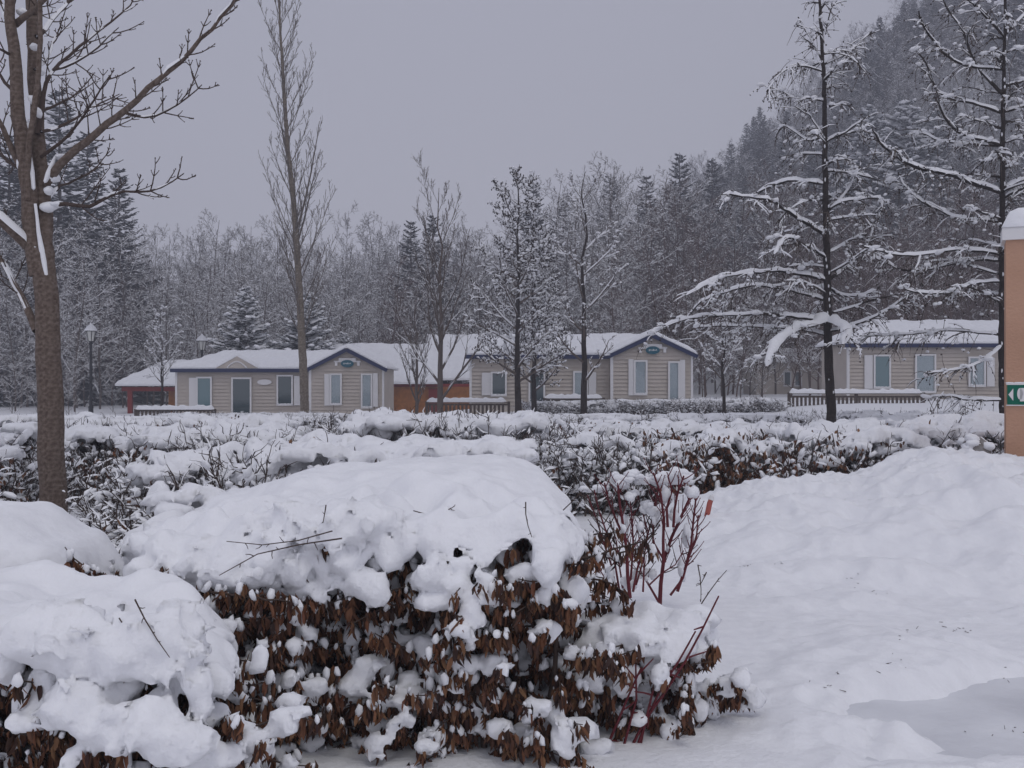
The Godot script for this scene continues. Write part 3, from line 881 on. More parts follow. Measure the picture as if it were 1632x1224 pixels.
func leaf_basis(rng: RandomNumberGenerator) -> Basis:
	var down := (Vector3.DOWN + ball(rng) * 0.30).normalized()
	var bz := down.cross(ball(rng)).normalized()
	return Basis(down.cross(bz), down, bz)
func beech_hedge(label: String, x0: float, x1: float, d0: float, d1: float, low: float, top: Callable, edge: Callable, seed_: int, leaf_n: int, single: int, clumps: int, y1: float, stem_m: Material = null, extra_blobs := [], cell := 0.0165) -> Node3D:
	var rng := rng_of(seed_)
	var o := thing("beech_hedge", label, "hedge", Vector3((x0 + x1) * 0.5, 0, -(d0 + d1) * 0.5))
	var w := MB.new()
	var l := MB.new(); l.coloured = true
	var s := MB.new()
	var blobs := extra_blobs.duplicate()
	var tips := []      # spots along the side branches, [place, direction]
	var x := x0 + 0.05
	while x < x1 - 0.03:
		for d in [d0 + 0.22, d0 + 0.55, d0 + 0.95]:
			if d > d1 - 0.1 or rng.randf() < 0.12: continue
			var p := Vector3(x + rng.randf_range(-0.08, 0.08), -0.1, -(d + rng.randf_range(-0.1, 0.1)))
			var h: float = top.call(p.x, -p.z) - 0.22
			var pts := PackedVector3Array([p])
			var rs := PackedFloat32Array([0.017])
			var dir := Vector3(rng.randf_range(-0.25, 0.25), 1, rng.randf_range(-0.15, 0.25)).normalized()
			for z in 8:
				dir = (dir + ball(rng) * 0.16 + Vector3.UP * 0.1).normalized()
				p += dir * (h + 0.1) / 8.0
				pts.append(p); rs.append(0.016 - 0.0013 * z)
				for q in 4:
					var az := rng.randf() * TAU
					var sd := Vector3(cos(az), 0.25, absf(sin(az)) * 0.9 if q < 2 else sin(az)).normalized()
					var e := p
					var sp := PackedVector3Array([p])
					var L := rng.randf_range(0.16, 0.44)
					for y in 5:
						sd = (sd + ball(rng) * 0.28 + Vector3.DOWN * 0.05).normalized()
						e += sd * L / 5.0
						if -e.z < d0 - 0.08 and y > 0: sd.z = -absf(sd.z)
						sp.append(e)
						tips.append([e, sd])
					w.tube(sp, PackedFloat32Array([0.006, 0.0052, 0.0045, 0.0038, 0.003, 0.0022]), 4)
			w.tube(pts, rs, 6)
		x += 0.17
	# leaves hang along the side branches, more towards the open face
	var front := []
	for i in int(leaf_n * 3.3):
		var tp: Array = tips[rng.randi() % tips.size()]
		var p: Vector3 = tp[0]
		if p.y < low or rng.randf() > 1.25 - (-p.z - d0) * 0.9: continue
		if p.y > top.call(p.x, -p.z) - 0.07: continue
		p += ball(rng) * 0.02
		var b := leaf_basis(rng)
		var L := rng.randf_range(0.045, 0.075)
		if single > 0 and -p.z < d0 + 0.22 and rng.randf() < 0.35:
			single -= 1
			front.append([p, b.scaled_local(Vector3.ONE * L / 0.06)])
		else:
			l.tint = brown(rng)
			l.leaf(p, b, L, L * rng.randf_range(0.09, 0.20), L * rng.randf_range(0.03, 0.22), L * rng.randf_range(-0.45, 0.45))
			if rng.randf() < 0.10:
				s.blob(p + Vector3.UP * 0.004, Vector3(0.011, 0.018, 0.010) * rng.randf_range(0.6, 1.9), turned(rng), rng, 0.35)
	# snow lodged on the branches
	for i in int(clumps * 1.35):
		var tp: Array = tips[rng.randi() % tips.size()]
		var p: Vector3 = tp[0]
		if -p.z > d0 + 0.6 or p.y < 0.03: continue
		var r := rng.randf_range(0.014, 0.030) * (1.7 if rng.randf() < 0.10 else 1.0)
		blobs.append([p + Vector3.UP * r * 0.5, Vector3(r * rng.randf_range(1.0, 1.9), r * rng.randf_range(0.6, 1.1), r * rng.randf_range(1.0, 1.5))])
		if r > 0.022:
			for q in 4: blobs.append([p + Vector3(rng.randf_range(-1, 1) * 1.5, rng.randf_range(-1.4, 0.3), rng.randf_range(-0.5, 1)) * r, Vector3(r * rng.randf_range(0.5, 0.9), r * rng.randf_range(0.5, 1.1), r * 0.6)])
	# lobes that hang over the edge of the cap
	for i in int((x1 - x0) * 34.0):
		var xx := rng.randf_range(x0, x1)
		var dd := d0 + rng.randf_range(-0.02, 0.16)
		var r := rng.randf_range(0.025, 0.07)
		blobs.append([Vector3(xx, top.call(xx, dd) - rng.randf_range(0.08, 0.27), -dd), Vector3(r * rng.randf_range(0.9, 1.5), r * rng.randf_range(0.8, 1.4), r)])
	part("branches", w.mesh(stem_m if stem_m else M.twig), o, -o.position)
	var meshes := []
	for i in 12:
		var q := MB.new()
		q.leaf(Vector3.ZERO, Basis(), 0.06, rng.randf_range(0.007, 0.014), rng.randf_range(0.002, 0.012), rng.randf_range(-0.024, 0.024))
		meshes.append(q.mesh(M.leaves[i % M.leaves.size()]))
	for f in front:
		var q := part("leaf", meshes[rng.randi() % 12], o)
		q.transform = Transform3D(f[1], f[0] - o.position)
	part("leaves", l.mesh(M.leaf_any), o, -o.position).set_meta("kind", "stuff")
	part("snow_cap", snow_body(x0 - 0.4, x1 + 0.4, -0.05, y1, d0 - 0.45, d1 + 0.3, cell, top, edge, 0.17, 0.15, blobs), o, -o.position)
	part("snow_flecks", s.mesh(M.snow), o, -o.position).set_meta("kind", "stuff")
	return o
func twig_at(o: Node3D, called: String, m: Material, px: Array, d: float, lean: float, r: float, rng: RandomNumberGenerator, thorn := 0.05) -> void:
	var w := MB.new()
	var bent := []
	for i in px.size(): bent.append(px[i] + (rng.randf_range(-5, 5) if i > 1 else 0.0))
	var pts := limb(w, null, bent, d, lean, r, r * 0.5, 5, 0, 0, rng)
	for i in range(1, pts.size()):
		for q in 2:
			if rng.randf() < 0.75:
				var a := pts[i - 1].lerp(pts[i], rng.randf())
				var e := a + ((pts[i] - pts[i - 1]).normalized() * 0.6 + ball(rng)).normalized() * rng.randf_range(0.3, 1.0) * thorn
				w.tube(PackedVector3Array([a, a.lerp(e, 0.5) + ball(rng) * 0.003, e]), PackedFloat32Array([r * 0.6, r * 0.5, r * 0.35]), 4)
	part(called, w.mesh(m), o, -o.position)

func front_hedges() -> void:
	var rng := rng_of(77)
	# the big hedge in the middle
	var top := func(x: float, d: float) -> float:
		var back := ramp(x, [-2.0, -1.45, -1.0, -0.55, -0.1, 0.14, 0.34], [0.86, 1.02, 1.14, 1.19, 1.18, 1.13, 1.0])
		var t := smoothstep(4.42, 5.5, d)
		var lumps := mid_noise.get_noise_2d(x * 3.2, d * 3.2) * 0.11 * (1.15 - t) + mid_noise.get_noise_2d(x * 1.1 + 9.0, d * 1.1) * 0.05
		var q := ramp(x, [-1.6, -1.1, -0.5, 0.3], [0.95, 1.0, 1.02, 0.98])
		return lerpf(q, back, t) + lumps
	var edge := func(x: float, d: float) -> float:
		return rounded(x, d, -1.62, 0.30, 4.38, 6.1) + mid_noise.get_noise_2d(x * 3.0 + 4.0, d * 3.0) * 0.10
	var more := []
	for q in [[300, 900, 4.5, 0.17, 0.13], [270, 880, 4.75, 0.16, 0.12], [330, 930, 4.45, 0.12, 0.12], [380, 900, 4.45, 0.16, 0.11], [440, 880, 4.42, 0.12, 0.10], [520, 845, 4.45, 0.14, 0.08], [570, 830, 4.45, 0.15, 0.08], [470, 830, 4.45, 0.10, 0.08], [530, 910, 4.42, 0.06, 0.07], [640, 1110, 4.45, 0.11, 0.035], [560, 1090, 4.45, 0.06, 0.05], [690, 870, 4.42, 0.06, 0.08], [880, 850, 4.6, 0.08, 0.08]]:
		more.append([at(q[0], q[1], q[2] + 0.04), Vector3(q[3] * 1.2, q[4], q[3] * 1.2)])
	var o := beech_hedge("waist-high hedge of dry brown leaves under one broad smooth pillow of snow", -1.6, 0.30, 4.38, 6.1, -0.04, top, edge, 31, 15000, 300, 900, 1.42, null, more)
	twig_at(o, "bare_twig", M.twig, [545, 858, 500, 868, 460, 874, 420, 880, 378, 893, 348, 912], 4.16, -0.1, 0.0035, rng)
	twig_at(o, "bare_twig", M.twig, [530, 846, 480, 858, 430, 868, 400, 872, 360, 862], 4.18, -0.12, 0.003, rng)
	twig_at(o, "bare_twig", M.twig, [520, 805, 516, 838], 4.25, 0, 0.003, rng, 0.02)
	twig_at(o, "bare_twig", M.twig, [710, 815, 722, 810], 4.5, 0, 0.003, rng, 0.02)
	twig_at(o, "bare_twig", M.twig, [838, 800, 842, 830, 848, 860], 4.4, 0, 0.003, rng, 0.03)
	# the nearer, lower one at the frame's edge
	var top2 := func(x: float, d: float) -> float:
		return ramp(x, [-2.2, -1.6, -1.25, -1.0], [0.86, 0.81, 0.76, 0.62]) + mid_noise.get_noise_2d(x * 2.6 + 50.0, d * 2.6) * 0.09 + smoothstep(3.5, 4.2, d) * 0.03
	var edge2 := func(x: float, d: float) -> float:
		return rounded(x, d, -2.5, -1.02, 3.5, 4.25) + mid_noise.get_noise_2d(x * 3.0 + 70.0, d * 3.0) * 0.10
	var more2 := []
	for q in [[230, 1030, 3.5, 0.16, 0.12], [160, 1040, 3.48, 0.16, 0.10], [90, 1010, 3.5, 0.18, 0.1], [280, 1010, 3.6, 0.12, 0.1], [120, 1120, 3.42, 0.12, 0.08], [170, 1160, 3.42, 0.12, 0.07], [230, 1160, 3.42, 0.13, 0.09], [280, 1180, 3.42, 0.12, 0.07], [320, 1100, 3.5, 0.05, 0.10], [300, 1060, 3.5, 0.05, 0.08], [330, 1210, 3.5, 0.08, 0.06], [40, 1150, 3.44, 0.06, 0.04]]:
		more2.append([at(q[0], q[1], q[2]), Vector3(q[3], q[4], q[3] * 0.7)])
	var o2 := beech_hedge("lower hedge end with dark curled leaves, heavy snow sliding down its face", -2.5, -1.04, 3.5, 4.25, 0.0, top2, edge2, 32, 8000, 160, 420, 1.15, null, more2)
	twig_at(o2, "bare_twig", M.twig, [215, 955, 240, 1000, 268, 1048], 3.42, -0.03, 0.003, rng, 0.03)
	twig_at(o2, "bare_twig", M.twig, [190, 985, 205, 1000, 222, 1018], 3.45, -0.03, 0.0025, rng, 0.02)
	# the smooth mound behind it
	var top3 := func(x: float, d: float) -> float:
		return ramp(x, [-2.9, -2.4, -2.1, -1.85], [1.06, 1.0, 0.86, 0.66]) + mid_noise.get_noise_2d(x * 2.0 + 90.0, d * 2.0) * 0.05
	var edge3 := func(x: float, d: float) -> float:
		return rounded(x, d, -3.3, -1.88, 4.55, 5.5) + mid_noise.get_noise_2d(x * 3.0 + 30.0, d * 3.0) * 0.07
	beech_hedge("steep rounded snow mound on a hedge right beside the thick forked tree", -3.2, -1.9, 4.55, 5.5, 0.12, top3, edge3, 33, 2600, 40, 160, 1.35, null, [], 0.026)
	# the knee-high end with red stems
	var top4 := func(x: float, d: float) -> float:
		return ramp(x, [0.1, 0.35, 0.62, 0.95], [0.42, 0.46, 0.52, 0.50]) + mid_noise.get_noise_2d(x * 3.4 + 20.0, d * 3.4) * 0.08
	var edge4 := func(x: float, d: float) -> float:
		return rounded(x, d, 0.16, 0.93, 4.72, 5.35) + mid_noise.get_noise_2d(x * 4.0 + 10.0, d * 4.0) * 0.10
	var more4 := []
	for q in [[960, 1050, 4.7, 0.12, 0.10], [930, 1080, 4.68, 0.09, 0.08], [1000, 1085, 4.66, 0.06, 0.08], [1090, 1000, 4.85, 0.10, 0.07], [1120, 985, 4.95, 0.07, 0.07], [1000, 1010, 4.75, 0.18, 0.08], [1060, 1030, 4.7, 0.13, 0.07], [1020, 1150, 4.6, 0.05, 0.03], [950, 1190, 4.5, 0.06, 0.035]]:
		more4.append([at(q[0], q[1], q[2]), Vector3(q[3], q[4], q[3] * 0.8)])
	var o4 := beech_hedge("knee-high hedge end with red shoots below the dogwood, snow shelf on top", 0.16, 0.86, 4.72, 5.3, 0.0, top4, edge4, 34, 4200, 120, 300, 0.95, null, more4)
	for q in [[1004, 1196, 1030, 1140, 1062, 1090, 1100, 1030, 1146, 950], [1012, 1200, 1048, 1110, 1078, 1060, 1104, 1010], [1020, 1190, 1040, 1120, 1052, 1060], [985, 1224, 1000, 1180, 1012, 1110, 1016, 1060], [960, 1210, 990, 1150, 1020, 1060]]:
		twig_at(o4, "red_stem", M.dogwood, q, 4.62, -0.05, 0.0075, rng, 0.10)
	for q in [[1118, 962, 1135, 930, 1156, 908], [1112, 900, 1116, 930, 1118, 958], [1126, 912, 1112, 928], [1060, 1200, 1078, 1178, 1098, 1160], [1076, 1178, 1088, 1184, 1104, 1182], [1090, 1062, 1110, 1058, 1130, 1052], [1075, 1105, 1094, 1110]]:
		twig_at(o4, "bare_twig", M.twig, q, 4.7, -0.02, 0.003, rng, 0.03)

func dogwood() -> void:
	var rng := rng_of(41)
	var d := 7.2
	var k := d / F
	var o := thing("dogwood_bush", "red-stemmed dogwood bush with snow clots between its upright stems", "bush", Vector3((1025 - 816) * k, 0, -d))
	var w := MB.new()
	var fine := MB.new()
	var s := MB.new()
	var z := 3.709
	var stems := [[[860, 990, 880, 740, 950, 520, 1020, 400, 1035, 340], 0.1, 4.6], [[882, 740, 880, 560, 880, 400, 850, 260, 822, 200], -0.1, 3.4], [[680, 940, 668, 760, 655, 600, 625, 400, 610, 255], 0.0, 4.0], [[655, 600, 610, 500, 560, 380, 530, 260], -0.15, 3.0], [[680, 900, 700, 620, 690, 420, 680, 350], 0.2, 2.6], [[850, 960, 760, 800, 690, 640, 650, 560], 0.0, 2.6], [[890, 730, 810, 580, 830, 400, 860, 240, 872, 200], 0.1, 2.4], [[960, 900, 1010, 760, 1050, 600, 1060, 460, 1075, 340], 0.0, 3.4], [[920, 920, 980, 860, 1030, 700, 1080, 560, 1085, 450], -0.1, 2.6], [[905, 520, 900, 420, 930, 300, 900, 200], 0.05, 3.0], [[940, 520, 950, 380, 985, 260, 1000, 220], -0.05, 3.0], [[610, 900, 520, 800, 470, 720, 440, 640], 0.2, 1.8], [[600, 880, 560, 700, 510, 560, 470, 430, 430, 330], 0.3, 2.4], [[620, 900, 590, 700, 560, 600, 500, 420, 470, 300], -0.2, 2.4], [[640, 880, 620, 760, 600, 600, 560, 480], 0.25, 2.0], [[700, 900, 740, 700, 800, 520, 830, 380], 0.3, 2.6], [[720, 860, 790, 560, 740, 380, 720, 300], 0.35, 2.0], [[760, 900, 765, 780, 770, 680], 0.0, 2.2], [[800, 860, 860, 800, 950, 740, 1000, 660], 0.0, 1.8], [[315, 1000, 322, 900, 300, 790, 290, 700], 0.0, 5.5], [[300, 990, 240, 930, 215, 860], 0.0, 2.0], [[395, 1000, 398, 880, 390, 780], 0.2, 1.6], [[475, 1000, 480, 900, 470, 820], 0.1, 1.6]]
	for q in stems:
		var px := []
		for i in range(0, q[0].size(), 2):
			px.append(820 + q[0][i] / z); px.append(700 + q[0][i + 1] / z)
		var pts := limb(w, s, px, d + rng.randf_range(-0.12, 0.12), q[1], q[2] * k * 0.8, q[2] * k * 0.42, 7, 0.004, 0.008, rng, 0.4)
		spurs(fine if q[2] < 2.5 else w, null, pts, 0.25, 0.07, 0.17, 0.9 * k, rng, 0)
	for q in [[610, 230, 0.10, 0.08], [700, 215, 0.09, 0.06], [760, 240, 0.07, 0.06], [830, 230, 0.06, 0.05], [900, 230, 0.12, 0.09], [980, 220, 0.10, 0.08], [520, 270, 0.07, 0.06], [690, 330, 0.06, 0.05], [1050, 320, 0.06, 0.07], [790, 400, 0.07, 0.08], [900, 330, 0.05, 0.10], [950, 440, 0.05, 0.09], [1010, 560, 0.04, 0.12], [650, 480, 0.03, 0.14], [840, 470, 0.04, 0.09], [980, 760, 0.04, 0.10], [905, 640, 0.03, 0.06], [440, 860, 0.17, 0.05], [520, 880, 0.12, 0.06], [640, 850, 0.05, 0.09], [720, 830, 0.06, 0.09], [560, 800, 0.05, 0.12], [800, 800, 0.05, 0.06], [430, 300, 0.06, 0.04], [740, 520, 0.04, 0.06]]:
		for j in 6:
			s.lump(at(820 + q[0] / z, 700 + q[1] / z, d + rng.randf_range(-0.1, 0.25)) + Vector3(rng.randf_range(-0.5, 0.5) * q[2], rng.randf_range(-0.5, 0.4) * q[3], 0), Vector3(q[2], q[3] * 0.8, 0.05) * rng.randf_range(0.3, 0.62), Basis(), rng, 0.2)
	part("red_stems", w.mesh(M.dogwood), o, -o.position)
	part("fine_twigs", fine.mesh(M.twig), o, -o.position).set_meta("kind", "stuff")
	part("snow", s.mesh(M.snow), o, -o.position).set_meta("kind", "stuff")
	var lg := MB.new()
	var ls := MB.new()
	var lp := limb(lg, ls, [905, 935, 945, 948, 985, 957], 7.0, 0.0, 0.016, 0.014, 8, 0.012, 0.05, rng, 0.0)
	var b := thing("fallen_branch", "pale cut branch lying level at the foot of the dogwood", "branch", lp[0])
	part("wood", lg.mesh(M.bark), b, -b.position)
	part("snow", ls.mesh(M.snow), b, -b.position)

# ---------------------------------------------------------------- buildings
func hip(x: float, z: float, q: Dictionary) -> float:
	var half: float = (q.z1 - q.z0) * 0.5
	var t: float = minf((z - q.z0) / half, (q.z1 - z) / half)
	if q.get("hip_a", 0.0) > 0.0: t = minf(t, (x - q.x0) / q.hip_a)
	if q.get("hip_b", 0.0) > 0.0: t = minf(t, (q.x1 - x) / q.hip_b)
	return q.eave + (q.ridge - q.eave) * t
func roof_h(x: float, z: float, parts: Array) -> float:
	var h := -1.0
	for q in parts:
		if x < q.x0 - 0.001 or x > q.x1 + 0.001 or z < q.z0 - 0.001 or z > q.z1 + 0.001: continue
		if q.get("turned", false):      # ridge runs front to back
			var half: float = (q.x1 - q.x0) * 0.5
			h = maxf(h, q.eave + (q.ridge - q.eave) * minf((x - q.x0) / half, (q.x1 - x) / half))
		else:
			h = maxf(h, hip(x, z, q))
	return h
# z grows away from the viewer inside a building's own plan; local z is -z
func roof_meshes(parts: Array, snow: float, seed_: int) -> Array:
	var x0 := 1e9; var x1 := -1e9; var z0 := 1e9; var z1 := -1e9
	for q in parts:
		x0 = minf(x0, q.x0); x1 = maxf(x1, q.x1); z0 = minf(z0, q.z0); z1 = maxf(z1, q.z1)
	var c := 0.1
	var nx := int(ceil((x1 - x0) / c))
	var nz := int(ceil((z1 - z0) / c))
	var solid := MB.new()
	var white := MB.new()
	var hs := {}
	var top := func(i: int, j: int) -> Vector3:
		var key := i * 10000 + j
		if hs.has(key): return hs[key]
		var x := x0 + (x1 - x0) * i / nx
		var z := z0 + (z1 - z0) * j / nz
		var v := Vector3(x, roof_h(x, z, parts), -z)
		hs[key] = v
		return v
	var thick := func(v: Vector3) -> Vector3:
		if v.y < 0.0: return v
		var near := 1.0      # snow rounds off at the free edges
		for r in [0.1, 0.22]:
			for a in 8:
				if roof_h(v.x + cos(a * PI / 4) * r, -v.z + sin(a * PI / 4) * r, parts) < 0.0: near = minf(near, 0.45 if r < 0.15 else 0.8)
		return v + Vector3.UP * snow * near * (1.0 + 0.35 * mid_noise.get_noise_2d(v.x * 0.9 + seed_, v.z * 0.9)) + Vector3(0, fine_noise.get_noise_2d(v.x * 0.6 + seed_, v.z * 0.6) * 0.02, 0)
	var grid := {}
	for i in nx:
		for j in nz:
			var a: Vector3 = top.call(i, j)
			var b: Vector3 = top.call(i + 1, j)
			var d: Vector3 = top.call(i + 1, j + 1)
			var e: Vector3 = top.call(i, j + 1)
			if minf(minf(a.y, b.y), minf(d.y, e.y)) < 0.0: continue
			grid[Vector2i(i, j)] = [a, b, d, e]
	var at_v := {}
	var corner := func(ii: int, jj: int) -> int:
		var key := Vector2i(ii, jj)
		if at_v.has(key): return at_v[key]
		var v: Vector3 = thick.call(top.call(ii, jj))
		at_v[key] = white.v.size()
		white.v.append(v); white.n.append(Vector3.ZERO)
		return at_v[key]
	for cell_: Vector2i in grid:
		var q: Array = grid[cell_]
		solid.quad(q[0] - Vector3(0, 0.012, 0), q[1] - Vector3(0, 0.012, 0), q[2] - Vector3(0, 0.012, 0), q[3] - Vector3(0, 0.012, 0))
		var k0: int = corner.call(cell_.x, cell_.y)
		var k1: int = corner.call(cell_.x + 1, cell_.y)
		var k2: int = corner.call(cell_.x + 1, cell_.y + 1)
		var k3: int = corner.call(cell_.x, cell_.y + 1)
		for t in [[k0, k1, k2], [k0, k2, k3]]:
			var nn := (white.v[t[1]] - white.v[t[0]]).cross(white.v[t[2]] - white.v[t[0]])
			for z in t: white.n[z] += nn
			white.idx.append_array([t[0], t[2], t[1]])
	for i in white.n.size(): white.n[i] = white.n[i].normalized()
	for cell_: Vector2i in grid:      # the cut edge of the snow
		var q: Array = grid[cell_]
		for s in [[Vector2i(-1, 0), 3, 0], [Vector2i(1, 0), 1, 2], [Vector2i(0, -1), 0, 1], [Vector2i(0, 1), 2, 3]]:
			if not grid.has(cell_ + s[0]):
				var a: Vector3 = q[s[1]]
				var b: Vector3 = q[s[2]]
				white.quad(a, b, thick.call(b), thick.call(a))
	return [solid.mesh(M.roof), white.mesh(M.snow)]
var board_meshes := {}
func boards(parent: Node, x0: float, x1: float, y0: float, y1: float, z: float, gable := -1.0) -> void:
	# lapped cladding, one piece for each board; with gable the rows narrow towards a peak of that height
	var y := y0
	while y < (gable if gable > 0.0 else y1) - 0.03:
		var a := x0
		var b := x1
		if gable > 0.0 and y + 0.16 > y1:
			var t := (y + 0.16 - y1) / (gable - y1)
			a = lerpf(x0, (x0 + x1) * 0.5, t); b = lerpf(x1, (x0 + x1) * 0.5, t)
			if b - a < 0.25: break
		var hh := 0.17 if gable > 0.0 else minf(0.17, y1 - y + 0.005)
		var key := "%.2f_%.2f" % [b - a, hh]
		if not board_meshes.has(key):
			var m := MB.new()
			var L := (b - a) * 0.5
			m.quad(Vector3(-L, 0, 0.060), Vector3(L, 0, 0.060), Vector3(L, hh, 0.006), Vector3(-L, hh, 0.006))
			m.quad(Vector3(-L, 0, 0), Vector3(L, 0, 0), Vector3(L, 0, 0.060), Vector3(-L, 0, 0.060))
			m.tri(Vector3(L, 0, 0), Vector3(L, hh, 0.006), Vector3(L, 0, 0.060))
			m.tri(Vector3(-L, 0, 0.060), Vector3(-L, hh, 0.006), Vector3(-L, 0, 0))
			board_meshes[key] = m.mesh(M.siding)
		part("siding_board", board_meshes[key], parent, Vector3((a + b) * 0.5, y, z))
		y += 0.165
func window(parent: Node, called: String, x0: float, x1: float, y0: float, y1: float, z: float, glass: Material, curtain: bool) -> void:
	var o := Node3D.new()
	o.name = called; parent.add_child(o, true)
	o.position = Vector3((x0 + x1) * 0.5, y0, z)
	var w := x1 - x0
	var h := y1 - y0
	var t := 0.075
	var f := MB.new()
	f.box(Vector3(-w / 2 - t / 2, h / 2, 0.04), Vector3(t, h + 2 * t, 0.08)); f.box(Vector3(w / 2 + t / 2, h / 2, 0.04), Vector3(t, h + 2 * t, 0.08))
	f.box(Vector3(0, h + t / 2, 0.038), Vector3(w, t, 0.076)); f.box(Vector3(0, -t / 2, 0.05), Vector3(w, t, 0.1))
	part("frame", f.mesh(M.white), o)
	var g := MB.new()
	if curtain:
		g.box(Vector3(0, h / 2, 0.045), Vector3(w, h, 0.008))
		part("pane", g.mesh(M.pane), o)
		var c := MB.new()
		for i in int(w / 0.05):      # folds
			c.box(Vector3(-w / 2 + 0.025 + i * 0.05, h / 2, 0.012 + 0.006 * (i % 2)), Vector3(0.05, h, 0.012))
		part("curtain", c.mesh(M.curtain), o)
	else:
		g.box(Vector3(0, h / 2, 0.036), Vector3(w, h, 0.012))
		part("pane", g.mesh(glass), o)
	var s := MB.new()
	var rng := rng_of(int(x0 * 100) + 5)
	for i in 5: s.blob(Vector3(lerpf(-w / 2, w / 2, i / 4.0), 0.012, 0.075), Vector3(w * 0.16, 0.025, 0.03), Basis(), rng)
	part("sill_snow", s.mesh(M.snow), o)
func shutter(parent: Node, x0: float, x1: float, y0: float, y1: float, z: float) -> void:
	var m := MB.new()
	m.box(Vector3(0, (y1 - y0) / 2, 0.03), Vector3(x1 - x0, y1 - y0, 0.03))
	for i in 9: m.box(Vector3(0, (y1 - y0) * (i + 0.5) / 9.0, 0.05), Vector3((x1 - x0) * 0.72, (y1 - y0) / 13.0, 0.012))
	part("shutter", m.mesh(M.white), parent, Vector3((x0 + x1) * 0.5, y0, z))
func oval(r: Vector2, thick: float) -> MB:
	var m := MB.new()
	for i in 28:
		var a := TAU * i / 28.0
		var b := TAU * (i + 1) / 28.0
		var p := Vector3(cos(a) * r.x, sin(a) * r.y, thick)
		var q := Vector3(cos(b) * r.x, sin(b) * r.y, thick)
		m.tri(Vector3(0, 0, thick), p, q)
		m.quad(p - Vector3(0, 0, thick), q - Vector3(0, 0, thick), q, p)
	return m
